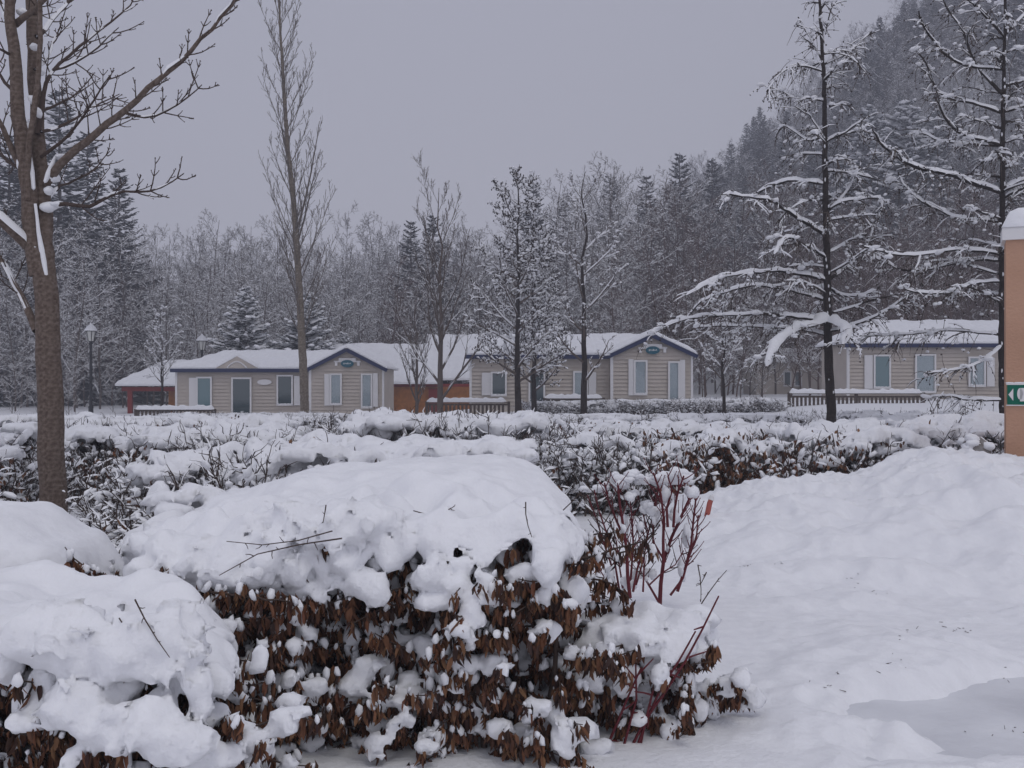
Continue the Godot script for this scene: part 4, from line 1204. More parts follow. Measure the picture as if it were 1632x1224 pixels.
# a mobile home; S metres per picture pixel at its front wall; openings given in picture pixels
func cabin(label: String, d: float, px0: float, px1: float, wing0: float, wing1: float, eave_py: float, ridge_py: float, base_py: float, peak_py: float, items: Array, hip_px: float, seed_: int) -> void:
	var k := d / F
	var bx := (px0 - 816) * k
	var by := EYE - (base_py - 612) * k
	var o := thing("holiday_cabin", label, "cabin", Vector3(bx, by, -d), "beige holiday cabins")
	var X := func(px: float) -> float: return (px - px0) * k
	var Y := func(py: float) -> float: return (base_py - py) * k
	var L: float = X.call(px1)
	var eave: float = Y.call(eave_py)
	var has_wing := wing1 > wing0
	var main_end: float = X.call(wing0) if has_wing else L
	var core := MB.new()
	core.box(Vector3(L / 2, eave / 2 - 0.4, -2.1), Vector3(L - 0.06, eave + 0.8, 4.1))
	var roofs := [{"x0": -0.22, "x1": L + 0.2, "z0": -0.22, "z1": 4.4, "eave": eave, "ridge": Y.call(ridge_py), "hip_a": hip_px * k, "hip_b": 1.9}]
	var wz := 0.55
	if has_wing:
		var a: float = X.call(wing0)
		var b: float = X.call(wing1)
		var pk: float = Y.call(peak_py)
		core.box(Vector3((a + b) / 2, eave / 2 - 0.4, (wz - 0.047) / 2), Vector3(b - a - 0.065, eave + 0.79, wz + 0.047))
		var g := MB.new()
		for s in [[wz - 0.015, 1.0]]:
			g.tri(Vector3(a, eave, s[0]), Vector3(b, eave, s[0]), Vector3((a + b) / 2, pk - 0.05, s[0]))
		part("gable_wall", g.mesh(M.siding), o)
		roofs.append({"x0": a - 0.16, "x1": b + 0.2, "z0": -wz - 0.25, "z1": 2.1, "eave": eave, "ridge": pk + 0.02, "turned": true})
		boards(o, a + 0.02, b - 0.02, 0.0, eave, wz - 0.01, pk - 0.08)
		var tr := MB.new()
		tr.box(Vector3(a, eave / 2 - 0.1, wz - 0.01), Vector3(0.12, eave + 0.1, 0.12)); 
		part("corner_trim", tr.mesh(M.white), o)
		var tr2 := MB.new()
		tr2.box(Vector3(b, eave / 2 - 0.1, wz - 0.01), Vector3(0.09, eave + 0.1, 0.12))
		part("corner_trim", tr2.mesh(M.white), o)
		for side in [-1, 1]:      # dark rake boards along the gable
			var m := MB.new()
			var foot := Vector3(a - 0.17 if side < 0 else b + 0.21, eave - 0.10, wz + 0.25)
			var head := Vector3((a - 0.16 + b + 0.2) / 2 - side * 0.0, pk - 0.09, wz + 0.25)
			var along := (head - foot).normalized()
			var n_ := Vector3(-along.y, along.x, 0) * (-1.0 if side > 0 else 1.0)
			var q := [foot - n_ * 0.07, head - n_ * 0.07, head + n_ * 0.12, foot + n_ * 0.10]
			if side > 0: q = [q[1], q[0], q[3], q[2]]
			var back := Vector3(0, 0, -0.05)
			m.quad(q[0], q[1], q[2], q[3])
			m.quad(q[0] + back, q[1] + back, q[1], q[0])
			m.quad(q[3], q[2], q[2] + back, q[3] + back)
			part("rake_board", m.mesh(M.navy), o)
	part("wall", core.mesh(M.siding), o)
	boards(o, 0.02, main_end - 0.05, 0.0, eave - 0.05, -0.05)
	var tr0 := MB.new()
	tr0.box(Vector3(0, eave / 2 - 0.1, -0.05), Vector3(0.1, eave + 0.1, 0.13))
	part("corner_trim", tr0.mesh(M.white), o)
	var fa := MB.new()
	fa.box(Vector3(main_end / 2 - 0.14, eave - 0.075, 0.235), Vector3(main_end + 0.16, 0.17, 0.03))
	fa.box(Vector3(main_end / 2 - 0.14, eave - 0.15, 0.10), Vector3(main_end + 0.1, 0.02, 0.26))
	part("eave_board", fa.mesh(M.navy), o)
	var rm := roof_meshes(roofs, 0.2, seed_)
	part("roof", rm[0], o)
	part("roof_snow", rm[1], o)
	for it in items:
		var z: float = (wz - 0.005 if has_wing and it[1] > wing0 else -0.045) + 0.066
		match it[0]:
			"window": window(o, "window", X.call(it[1]), X.call(it[2]), Y.call(it[4]), Y.call(it[3]), z, M.glass_teal if it[5] == 1 else M.glass_dark, it[5] == 2)
			"door":
				window(o, "door", X.call(it[1]), X.call(it[2]), Y.call(it[4]), Y.call(it[3]), z, M.glass_dark, it[5] == 2)
			"shutter": shutter(o, X.call(it[1]), X.call(it[2]), Y.call(it[4]), Y.call(it[3]), z)
			"oval": part("name_plaque", oval(Vector2(0.34, 0.13), 0.03).mesh(M.white), o, Vector3(X.call(it[1]), Y.call(it[3]), z + 0.02))
			"badge":
				var br := MB.new()
				br.box(Vector3(0, 0.0, 0.012), Vector3(1.25, 0.07, 0.025))
				br.box(Vector3(-0.52, -0.1, 0.014), Vector3(0.12, 0.2, 0.028)); br.box(Vector3(0.52, -0.1, 0.014), Vector3(0.12, 0.2, 0.028))
				br.box(Vector3(0, 0.10, 0.013), Vector3(0.8, 0.13, 0.026))
				part("bracket", br.mesh(M.white), o, Vector3(X.call(it[1]), Y.call(it[3]) + 0.1, z + 0.02))
				var bd := part("badge", oval(Vector2(0.30, 0.17), 0.045).mesh(M.plaque), o, Vector3(X.call(it[1]), Y.call(it[3]), z + 0.045))
				var ln := MB.new()
				for q in 6: ln.box(Vector3(-0.15 + q * 0.06, 0.0 + (q % 2) * 0.012, 0.002), Vector3(0.035, 0.045 + 0.03 * float(q % 3 == 0), 0.004))
				part("lettering", ln.mesh(M.white), bd, Vector3(0, 0, 0.046))
			"pediment":
				var a: float = X.call(it[1])
				var b: float = X.call(it[2])
				var lo: float = Y.call(it[4])
				var hi: float = Y.call(it[3])
				var m := MB.new()
				m.quad(Vector3(a, lo, 0.26), Vector3(b, lo, 0.26), Vector3(b, lo, -0.6), Vector3(a, lo, -0.6))
				m.tri(Vector3(a, lo, 0.26), Vector3(b, lo, 0.26), Vector3((a + b) / 2, hi, 0.26))
				m.quad(Vector3(b, lo, 0.26), Vector3(b, lo, -0.9), Vector3((a + b) / 2, hi, -0.9), Vector3((a + b) / 2, hi, 0.26))
				m.quad(Vector3(a, lo, -0.9), Vector3(a, lo, 0.26), Vector3((a + b) / 2, hi, 0.26), Vector3((a + b) / 2, hi, -0.9))
				part("pediment", m.mesh(M.siding), o)
				var ar := MB.new()
				var pts := PackedVector3Array()
				var rs := PackedFloat32Array()
				for i in 13:
					var t := i / 12.0
					pts.append(Vector3(lerpf(a + 0.55, b - 0.55, t), lo + 0.03 + sin(t * PI) * (hi - lo) * 0.5, 0.28)); rs.append(0.035)
				ar.tube(pts, rs, 6)
				part("arch_trim", ar.mesh(M.white), o)
				var sn := MB.new()
				var rng := rng_of(9)
				for side in [0, 1]:
					var p2 := PackedVector3Array()
					var r2 := PackedFloat32Array()
					for i in 9:
						p2.append(Vector3(lerpf(a if side == 0 else b, (a + b) / 2, i / 8.0), lerpf(lo + 0.02, hi + 0.02, i / 8.0), 0.16)); r2.append(0.11)
					sn.ridge(p2, r2, 0.02, 0.04, 7, rng)
				part("pediment_snow", sn.mesh(M.snow), o)

func lodge() -> void:
	var d := 58.0
	var k := d / F
	var by := -0.2
	var o := thing("lodge", "long orange timber lodge with red posts, mostly hidden behind the cabins", "building", Vector3((190 - 816) * k, by, -d))
	var X := func(px: float) -> float: return (px - 190) * k
	var Y := func(py: float) -> float: return EYE - (py - 612) * k - by
	var ev: float = Y.call(615)
	var roofs := [{"x0": X.call(190), "x1": X.call(430), "z0": -0.6, "z1": 6.0, "eave": ev, "ridge": Y.call(578), "hip_a": 50 * k, "hip_b": 0.0}]
	var r1 := roof_meshes(roofs, 0.22, 3)
	part("shelter_roof", r1[0], o)
	part("roof_snow", r1[1], o)
	var r2 := roof_meshes([{"x0": X.call(431), "x1": X.call(700), "z0": -0.15, "z1": 7.5, "eave": Y.call(612), "ridge": Y.call(550), "hip_a": 60 * k, "hip_b": 0.0}], 0.24, 4)
	part("roof", r2[0], o)
	part("roof_snow", r2[1], o)
	var r3 := roof_meshes([{"x0": X.call(662), "x1": X.call(900), "z0": 0.6, "z1": 8.0, "eave": Y.call(606), "ridge": Y.call(534), "hip_a": 8 * k, "hip_b": 0.0}], 0.24, 5)
	part("upper_roof", r3[0], o)
	part("roof_snow", r3[1], o)
	var wl := MB.new()
	wl.box(Vector3((X.call(500) + X.call(752)) / 2, ev / 2 - 0.3, -3.2), Vector3(X.call(752) - X.call(500), ev + 0.5, 5.4))
	part("wall", wl.mesh(M.orange), o)
	var x: float = X.call(600)
	while x < X.call(748):      # upright cladding
		var m := MB.new()
		m.box(Vector3(0, ev / 2 - 0.3, 0), Vector3(0.15, ev + 0.45, 0.03))
		part("plank", m.mesh(M.orange), o, Vector3(x, 0, -0.48))
		x += 0.165
	var w2 := MB.new()
	w2.box(Vector3(X.call(300), ev / 2 - 0.3, -2.0), Vector3(X.call(340) - X.call(264), ev + 0.3, 2.6))
	part("shelter_wall", w2.mesh(M.orange), o)
	var bm := MB.new()
	bm.box(Vector3((X.call(198) + X.call(300)) / 2, ev - 0.17, 0.3), Vector3(X.call(300) - X.call(198), 0.24, 0.14))
	part("beam", bm.mesh(M.red), o)
	var bm2 := MB.new()
	bm2.box(Vector3((X.call(560) + X.call(752)) / 2, Y.call(614), -0.2), Vector3(X.call(752) - X.call(560), 0.16, 0.14))
	part("beam", bm2.mesh(M.red), o)
	for q in [[211, 0.3, 0.24], [241, -4.0, 0.16], [620, -0.3, 0.2], [690, -0.3, 0.5]]:
		var m := MB.new()
		m.box(Vector3(0, ev / 2 - 0.3, 0), Vector3(q[2], ev + 0.3, 0.2))
		part("post", m.mesh(M.red), o, Vector3(X.call(q[0]), 0, q[1]))

func small_cabin() -> void:
	var d := 72.0
	var k := d / F
	var o := thing("far_cabin", "small dim cabin glimpsed through branches behind the drooping larch", "cabin", Vector3((1205 - 816) * k, 0.6, -d))
	var L := 130 * k
	var m := MB.new()
	m.box(Vector3(L / 2, 1.15, -2), Vector3(L, 2.7, 4))
	part("wall", m.mesh(M.siding), o)
	window(o, "window", 45 * k, 54 * k, 0.9, 1.8, 0.002, M.glass_dark, false)
	window(o, "window", 62 * k, 71 * k, 0.9, 1.8, 0.002, M.glass_dark, false)
	var r := roof_meshes([{"x0": -0.2, "x1": L + 0.2, "z0": -0.3, "z1": 4.3, "eave": 2.5, "ridge": 3.3, "hip_a": 2.0, "hip_b": 2.0}], 0.2, 8)
	part("roof", r[0], o); part("roof_snow", r[1], o)

func fence(label: String, px0: float, px1: float, top_py: float, base_py: float, d: float, seed_: int) -> void:
	var k := d / F
	var rng := rng_of(seed_)
	var o := thing("picket_fence", label, "fence", at(px0, base_py, d), "weathered deck fences before the cabins")
	var L := (px1 - px0) * k
	var h := (base_py - top_py) * k
	var pm := MB.new()
	pm.box(Vector3(0, h * 0.44, 0), Vector3(0.095, h * 0.84, 0.022))
	var pk := pm.mesh(M.fence)
	var gm := MB.new()
	gm.box(Vector3(0, h / 2 - 0.15, 0), Vector3(0.11, h + 0.32, 0.11))
	var gp := gm.mesh(M.fence)
	var x := 0.14
	while x < L - 0.08:
		part("picket", pk, o, Vector3(x, rng.randf_range(-0.015, 0.01), 0.03))
		x += 0.165
	var n := maxi(2, int(L / 1.9) + 1)
	for i in n: part("post", gp, o, Vector3(L * i / (n - 1.0), 0, -0.05))
	for y in [0.2, 0.86]:
		var rl := MB.new()
		rl.box(Vector3(L / 2, h * y, 0), Vector3(L, 0.08, 0.035))
		part("rail", rl.mesh(M.fence), o)
	var cap := MB.new()
	cap.box(Vector3(L / 2, h - 0.03, -0.02), Vector3(L + 0.1, 0.035, 0.16))
	part("handrail", cap.mesh(M.fence), o)
	var s := MB.new()
	var pts := PackedVector3Array()
	var rs := PackedFloat32Array()
	for i in int(L / 0.12) + 1:
		pts.append(Vector3(minf(i * 0.12, L), h - 0.01, -0.02)); rs.append(0.085)
	s.ridge(pts, rs, 0.012, 0.10, 8, rng)
	part("snow", s.mesh(M.snow), o)

func lantern(label: String, px: float, top_py: float, d: float) -> void:
	var k := d / F
	var x := (px - 816) * k
	var y0 := gh(x, d) - 0.05
	var o := thing("street_lantern", label, "street lamp", Vector3(x, y0, -d), "lantern posts")
	var H := EYE - (top_py - 612) * k - y0
	var m := MB.new()
	m.tube(PackedVector3Array([Vector3(0, 0, 0), Vector3(0, 0.5, 0), Vector3(0, 0.55, 0), Vector3(0, 0.6, 0), Vector3(0, H - 0.95, 0)]), PackedFloat32Array([0.12, 0.11, 0.13, 0.075, 0.06]), 12)
	m.tube(PackedVector3Array([Vector3(0, H - 1.0, 0), Vector3(0, H - 0.93, 0), Vector3(0, H - 0.88, 0), Vector3(0, H - 0.83, 0)]), PackedFloat32Array([0.06, 0.11, 0.06, 0.13]), 12)
	part("post", m.mesh(M.iron), o)
	var g := MB.new()
	g.tube(PackedVector3Array([Vector3(0, H - 0.82, 0), Vector3(0, H - 0.36, 0)]), PackedFloat32Array([0.14, 0.24]), 6)
	part("lamp_glass", g.mesh(M.lamp_glass), o)
	var c := MB.new()
	for i in 6:
		var a := TAU * i / 6.0
		var b := Vector3(cos(a), 0, sin(a))
		c.tube(PackedVector3Array([Vector3(0, H - 0.82, 0) + b * 0.145, Vector3(0, H - 0.36, 0) + b * 0.245]), PackedFloat32Array([0.014, 0.014]), 4)
	c.tube(PackedVector3Array([Vector3(0, H - 0.37, 0), Vector3(0, H - 0.33, 0), Vector3(0, H - 0.13, 0), Vector3(0, H - 0.08, 0)]), PackedFloat32Array([0.27, 0.27, 0.12, 0.03]), 6)
	part("lantern_cage", c.mesh(M.iron), o)
	var s := MB.new()
	s.tube(PackedVector3Array([Vector3(0, H - 0.34, 0), Vector3(0, H - 0.27, 0), Vector3(0, H - 0.12, 0), Vector3(0, H - 0.02, 0)]), PackedFloat32Array([0.275, 0.285, 0.17, 0.06]), 10)
	part("snow", s.mesh(M.snow), o)

func pillar() -> void:
	var d := 12.0
	var k := d / F
	var x0 := (1603 - 816) * k
	var o := thing("stucco_wall", "tan stucco wall end with rounded snow cap and green sign", "wall", Vector3(x0, 0, -d))
	o.rotation_degrees.y = -23.0
	var H := EYE + (612 - 383) * k
	var m := MB.new()
	m.box(Vector3(1.3, H / 2, -0.25), Vector3(2.6, H, 0.5))
	part("wall", m.mesh(M.stucco), o)
	var c := MB.new()
	c.box(Vector3(1.3, H + 0.07, -0.25), Vector3(2.68, 0.14, 0.58))
	part("coping", c.mesh(M.white), o)
	var s := MB.new()
	var rng := rng_of(3)
	var a := []
	var prev := -1
	var seg := 30
	for i in seg + 1:
		var x := lerpf(-0.05, 2.7, i / float(seg))
		var e := clampf((x + 0.05) / 0.22, 0.0, 1.0)
		var hh := 0.25 * sqrt(1.0 - (1.0 - e) * (1.0 - e)) + 0.01 * rng.randf()
		var at_ := s.v.size()
		for j in 11:
			var t := PI * j / 10.0
			s.v.append(Vector3(x, H + 0.141 + hh * pow(sin(t), 0.55), -0.25 + cos(t) * 0.30))
			s.n.append(Vector3(-0.6 * (1.0 - e), sin(t) + 0.05, cos(t)).normalized())
		if prev >= 0:
			for j in 10: s.idx.append_array([prev + j, at_ + j + 1, prev + j + 1, prev + j, at_ + j, at_ + j + 1])
		prev = at_
	part("snow", s.mesh(M.snow), o)
	# the sign
	var g := thing("toilet_sign", "green direction sign with white arrow and symbol on stucco wall", "sign", Vector3(x0 + 0.002, EYE - (645 - 612) * k, -d + 0.001))
	g.rotation_degrees.y = -23.0
	var b := MB.new()
	b.box(Vector3(0.34, 0.115, 0.012), Vector3(0.66, 0.225, 0.018))
	part("panel", b.mesh(M.green), g)
	var f := MB.new()
	f.box(Vector3(0.34, 0.235, 0.012), Vector3(0.68, 0.018, 0.024)); f.box(Vector3(0.34, -0.006, 0.012), Vector3(0.68, 0.012, 0.022))
	part("frame", f.mesh(M.white), g)
	var ar := MB.new()
	ar.tri(Vector3(0.022, 0.115, 0.025), Vector3(0.072, 0.045, 0.025), Vector3(0.072, 0.185, 0.025))
	part("arrow", ar.mesh(M.white), g)
	var sy := MB.new()      # a roll with its hanging sheet
	sy.box(Vector3(0.165, 0.115, 0.0235), Vector3(0.05, 0.15, 0.004)); sy.box(Vector3(0.24, 0.13, 0.0235), Vector3(0.06, 0.12, 0.004))
	part("symbol", sy.mesh(M.white), g)
	var sy2 := oval(Vector2(0.03, 0.065), 0.004)
	part("symbol", sy2.mesh(M.white), g, Vector3(0.142, 0.125, 0.0215))
	var ss := MB.new()
	for i in 8: ss.blob(Vector3(0.04 + i * 0.085, 0.248, 0.012), Vector3(0.06, 0.012, 0.016), Basis(), rng)
	part("snow", ss.mesh(M.snow), g)

func small_things() -> void:
	var rng := rng_of(99)
	var bx := (1553 - 816) / F * 11.9
	var o := thing("boulder", "pale rounded boulder dusted with snow beside the stucco wall", "rock", Vector3(bx, near_h(bx, 11.9) - 0.1, -11.9))
	var tall := EYE - (692 - 612) / F * 11.9 - o.position.y
	var r := MB.new()
	r.lump(Vector3(0, tall * 0.45, 0), Vector3(0.19, tall * 0.5, 0.17), Basis(), rng, 0.1)
	part("stone", r.mesh(M.rock), o)
	var s := MB.new()
	for i in 9: s.lump(Vector3(rng.randf_range(-0.11, 0.11), tall * rng.randf_range(0.7, 0.92), rng.randf_range(-0.08, 0.13)), Vector3(0.09, 0.05, 0.07), turned(rng), rng, 0.2)
	part("snow", s.mesh(M.snow), o)
	var mk := thing("marker_post", "small red and white marker post tip poking out of snow by the dogwood", "post", at(1131, 800, 10.2))
	var a := MB.new()
	a.tube(PackedVector3Array([Vector3(-0.04, -0.2, 0), Vector3(0.0, -0.01, 0), Vector3(0.012, 0.022, 0)]), PackedFloat32Array([0.026, 0.026, 0.024]), 10)
	part("red_band", a.mesh(M.marker_red), mk)
	var b := MB.new()
	b.tube(PackedVector3Array([Vector3(0.012, 0.02, 0), Vector3(0.024, 0.055, 0)]), PackedFloat32Array([0.03, 0.022]), 10)
	part("white_tip", b.mesh(M.white), mk)
	# litter on the snow: scraps of twig and leaf
	var li := MB.new()
	for q in [[1195, 916, 10], [1232, 918, 6], [1350, 925, 5], [1372, 934, 4], [1390, 962, 5], [1420, 940, 4], [1455, 1005, 8], [1505, 998, 8], [1520, 1006, 7], [1540, 1005, 5], [1318, 1098, 8], [1330, 1095, 6], [1430, 1102, 8], [1400, 1116, 5], [1620, 1184, 7], [1580, 1190, 4], [1450, 1020, 5], [1600, 1066, 5]]:
		var dd: float = EYE * F / (q[1] - 612.0)
		var xx: float = (q[0] - 816.0) / F * dd
		for it in 6:
			dd = (EYE - near_h(xx, dd)) * F / (q[1] - 612.0); xx = (q[0] - 816.0) / F * dd
		var c := Vector3(xx, near_h(xx, dd) + 0.006, -dd)
		for j in int(q[2] * 0.6):
			var e := c + Vector3(rng.randfn() * 0.05, 0, rng.randfn() * 0.05)
			e.y = maxf(near_h(e.x, -e.z), 0.004) + 0.004
			var u := Vector3(rng.randf_range(-1, 1), 0.15, rng.randf_range(-1, 1)).normalized() * rng.randf_range(0.004, 0.016)
			li.tube(PackedVector3Array([e - u, e + u]), PackedFloat32Array([0.002, 0.0012]), 4)
	var lo := part("twig_litter", li.mesh(M.twig), self)
	lo.set_meta("kind", "stuff")
	describe(lo, "dark scraps of twig and grit strewn over the trampled snow", "litter")

# ---------------------------------------------------------------- woodland
func where_in_wood(px: float) -> String:
	for q in [[40.0, "at the frame edge beyond the forked tree"], [125.0, "right behind the forked tree"], [215.0, "around the lone lantern post"], [300.0, "above the open shelter"], [360.0, "above the cabin pediment"], [445.0, "between the snow-laden young spruces"], [520.0, "behind the tall poplar"], [620.0, "above the gable next to the poplar"], [680.0, "above the orange lodge"], [760.0, "behind the vase-shaped tree"], [880.0, "behind the cone-hung alders"], [985.0, "behind the stout-limbed tree"], [1100.0, "above the alder cabin's gable"], [1200.0, "behind the lone sapling"], [1290.0, "behind the drooping larch's longest boughs"], [1370.0, "right behind the drooping larch's trunk"], [1470.0, "between the two larches"], [1570.0, "behind the level boughs near the stucco wall"]]:
		if px < q[0]: return q[1]
	return "behind the stucco wall"
func woodland() -> void:
	var rng := rng_of(500)
	var bare := []
	for i in 10:
		var v := bare_variant(600 + i, [12.0, 13.5, 11.0, 12.5, 10.0, 7.0, 12.5, 11.5, 13.0, 9.0][i], [0, 2, 2, 0, 3, 3, 0, 2, 0, 3][i], 0.1 if i < 6 else 0.5)
		bare.append([v[0].mesh(M.wood_bark if i < 6 else M.red_bark), v[1].mesh(M.far_snow)])
	var put := func(kind: int, px: float, d: float, size: float, called: String, label: String, group: String) -> void:
		var x := (px - 816) / F * d
		var o := thing(called, label, "tree", Vector3(x, gh(x, d), -d), group)
		o.rotation.y = rng.randf() * TAU
		o.scale = Vector3(size, size * rng.randf_range(0.92, 1.08), size)
		part("branches", bare[kind][0], o)
		part("snow", bare[kind][1], o)
	for row in [[63.0, 0.62], [69.0, 0.86], [76.0, 1.0], [84.0, 1.08], [93.0, 1.15]]:
		var px := -60.0 + rng.randf() * 30.0
		while px < 1690.0:
			var d: float = row[0] + rng.randf_range(-3, 3)
			var tall: float = ramp(px, [0.0, 330.0, 520.0, 620.0, 760.0, 1000.0, 1632.0], [1.12, 1.0, 0.92, 0.86, 1.02, 1.1, 1.15])
			var behind_lodge: bool = row[0] < 68.0 and px > 150.0 and px < 900.0
			if not behind_lodge:
				put.call(rng.randi() % 6 if rng.randf() > smoothstep(850.0, 1350.0, px) * 0.85 + 0.12 else 6 + rng.randi() % 4, px, d, row[1] * tall * rng.randf_range(0.8, 1.12), "woodland_tree", "leafless frosted tree in the wood " + where_in_wood(px), "leafless trees of the wood " + where_in_wood(px))
			px += 31.0 * 76.0 / d * rng.randf_range(0.6, 1.4)
	for q in [[60, 57, 0.42, "frosted bush-like tree beside the forked trunk"], [20, 52, 0.4, "nearest low frosted tree at the frame edge"], [110, 55, 0.38, "low frosted tree just short of the lantern post"], [180, 60, 0.36, "low frosted tree beside the open shelter roof"], [320, 66, 0.72, "spreading frosted tree rising behind the lantern top"], [1180, 58, 0.5, "frosted tree behind the lone sapling"], [1290, 60, 0.5, "frosted tree right behind the drooping larch"], [1120, 60, 0.55, "frosted tree touching the alder cabin's gable"], [1215, 55, 0.4, "lowest frosted tree before the small dim cabin"], [990, 62, 0.6, "frosted tree above the alder cabin's roof ridge"], [570, 69, 0.6, "frosted tree above the gable beside the poplar"], [640, 70, 0.62, "frosted tree behind the lodge's snowy roof"]]:
		put.call(5 if q[2] < 0.45 else 2, q[0], q[1], q[2], "frosted_shrub_tree", q[3], "low frosted trees at the wood's near edge")
	# spruces one can pick out
	var sp := []
	for i in 3:
		var v := spruce_variant(700 + i, [10.0, 12.0, 8.0][i], [0.22, 0.3, 1.0][i], [0.27, 0.29, 0.46][i])
		sp.append([v[0].mesh(M.wood_bark), v[1].mesh(M.needles), v[2].mesh(M.far_snow), [10.0, 12.0, 8.0][i]])
	var fir := func(kind: int, px: float, top_py: float, d: float, called: String, label: String, group: String) -> void:
		var x := (px - 816) / F * d
		var o := thing(called, label, "tree", Vector3(x, gh(x, d) - 0.1, -d), group)
		var s: float = (EYE - (top_py - 612) / F * d - o.position.y) / sp[kind][3]
		o.rotation.y = rng.randf() * TAU
		o.scale = Vector3(s, s, s)
		part("trunk", sp[kind][0], o)
		part("crown", sp[kind][1], o)
		part("snow", sp[kind][2], o)
	var big := "tall dark spruces behind the forked tree"
	for q in [[95, 138, 80, 1, "tallest dark spruce behind the forked tree's branches"], [15, 215, 78, 0, "dark spruce behind the forked tree's stem, next to the frame edge"], [190, 268, 84, 0, "shortest dark spruce tip standing clear beside the forked tree"], [45, 190, 88, 1, "spruce hidden for the most part behind the forked tree's twin stems"], [140, 210, 90, 0, "spruce between the tallest dark one and the shortest clear tip"], [-30, 170, 82, 1, "dark spruce cut by the frame edge beyond the forked tree"]]:
		fir.call(q[3], q[0], q[1], q[2], "spruce_tree", q[4], big)
	fir.call(2, 392, 458, 60, "young_spruce", "young spruce thick with snow behind the cabin with the pediment", "")
	fir.call(2, 490, 468, 61, "young_spruce", "snow-laden young spruce partly hidden by the tall poplar's trunk", "")
	fir.call(2, 548, 530, 62, "young_spruce", "lowest snowy spruce top peeping over the cabin gable", "")
	for q in [[690, 340, 86, 1, "spruce with drooping snowy boughs above the vase-shaped tree"], [655, 352, 90, 0, "dimmer spruce leaning against the one with drooping boughs"], [850, 290, 92, 1, "dark spruce top right behind the cone-hung alder"], [898, 316, 100, 0, "small spruce tip between the alder and the stout-limbed tree"], [972, 278, 105, 1, "spruce with a broad flat crown on the wood's skyline"], [1030, 280, 110, 0, "narrow spruce tip beside the tallest skyline spruce"], [1083, 243, 108, 1, "tallest pointed spruce standing clear on the skyline of the wood"], [1135, 255, 118, 0, "spruce on the slope just uphill of the tallest skyline spruce"], [1445, 160, 112, 2, "snow-whitened spruce halfway up the wooded slope"], [1385, 172, 120, 2, "pale snowy spruce on the slope behind the drooping larch"]]:
		fir.call(q[3], q[0], q[1], q[2], "skyline_spruce", q[4], "spruces of the skyline")
	# the far wood on the slope, one mass
	var far := Node3D.new()
	far.name = "hillside_forest"; add_child(far)
	far.set_meta("kind", "stuff")
	describe(far, "hazy forest of conifers and bare trees climbing the steep slope", "forest")
	var lists := [[], [], [], [], []]
	for i in 1500:
		var d := rng.randf_range(100, 225)
		var px := rng.randf_range(560, 1760) if i % 4 else rng.randf_range(-100, 700)
		var x := (px - 816) / F * d
		if i % 4 == 0: d = rng.randf_range(98, 125); x = (px - 816) / F * d
		var con := mid_noise.get_noise_2d(x * 0.05, d * 0.05) + 0.0022 * (d - 150.0) + (0.08 if px > 1300 else -0.1)
		var kind := (3 + rng.randi() % 2) if con > 0.02 and px > 600 else rng.randi() % 3
		var s := rng.randf_range(0.75, 1.25)
		if i % 4 == 0: s *= 0.85
		lists[kind].append(Transform3D(Basis.from_euler(Vector3(0, rng.randf() * TAU, 0)).scaled(Vector3(s, s * rng.randf_range(0.95, 1.2), s)), Vector3(x, gh(x, d) - 0.3, -d)))
	for i in 5:
		var am := ArrayMesh.new()
		var src: Array = bare[i] if i < 3 else [sp[i - 3][0], sp[i - 3][1], sp[i - 3][2]]
		for m: ArrayMesh in src:
			am.add_surface_from_arrays(Mesh.PRIMITIVE_TRIANGLES, m.surface_get_arrays(0))
			am.surface_set_material(am.get_surface_count() - 1, m.surface_get_material(0))
		var mm := MultiMesh.new()
		mm.transform_format = MultiMesh.TRANSFORM_3D
		mm.mesh = am
		mm.instance_count = lists[i].size()
		for j in lists[i].size(): mm.set_instance_transform(j, lists[i][j])
		var mi := MultiMeshInstance3D.new()
		mi.multimesh = mm
		mi.name = "bare_trees" if i < 3 else "conifers"
		mi.set_meta("kind", "stuff")
		far.add_child(mi, true)

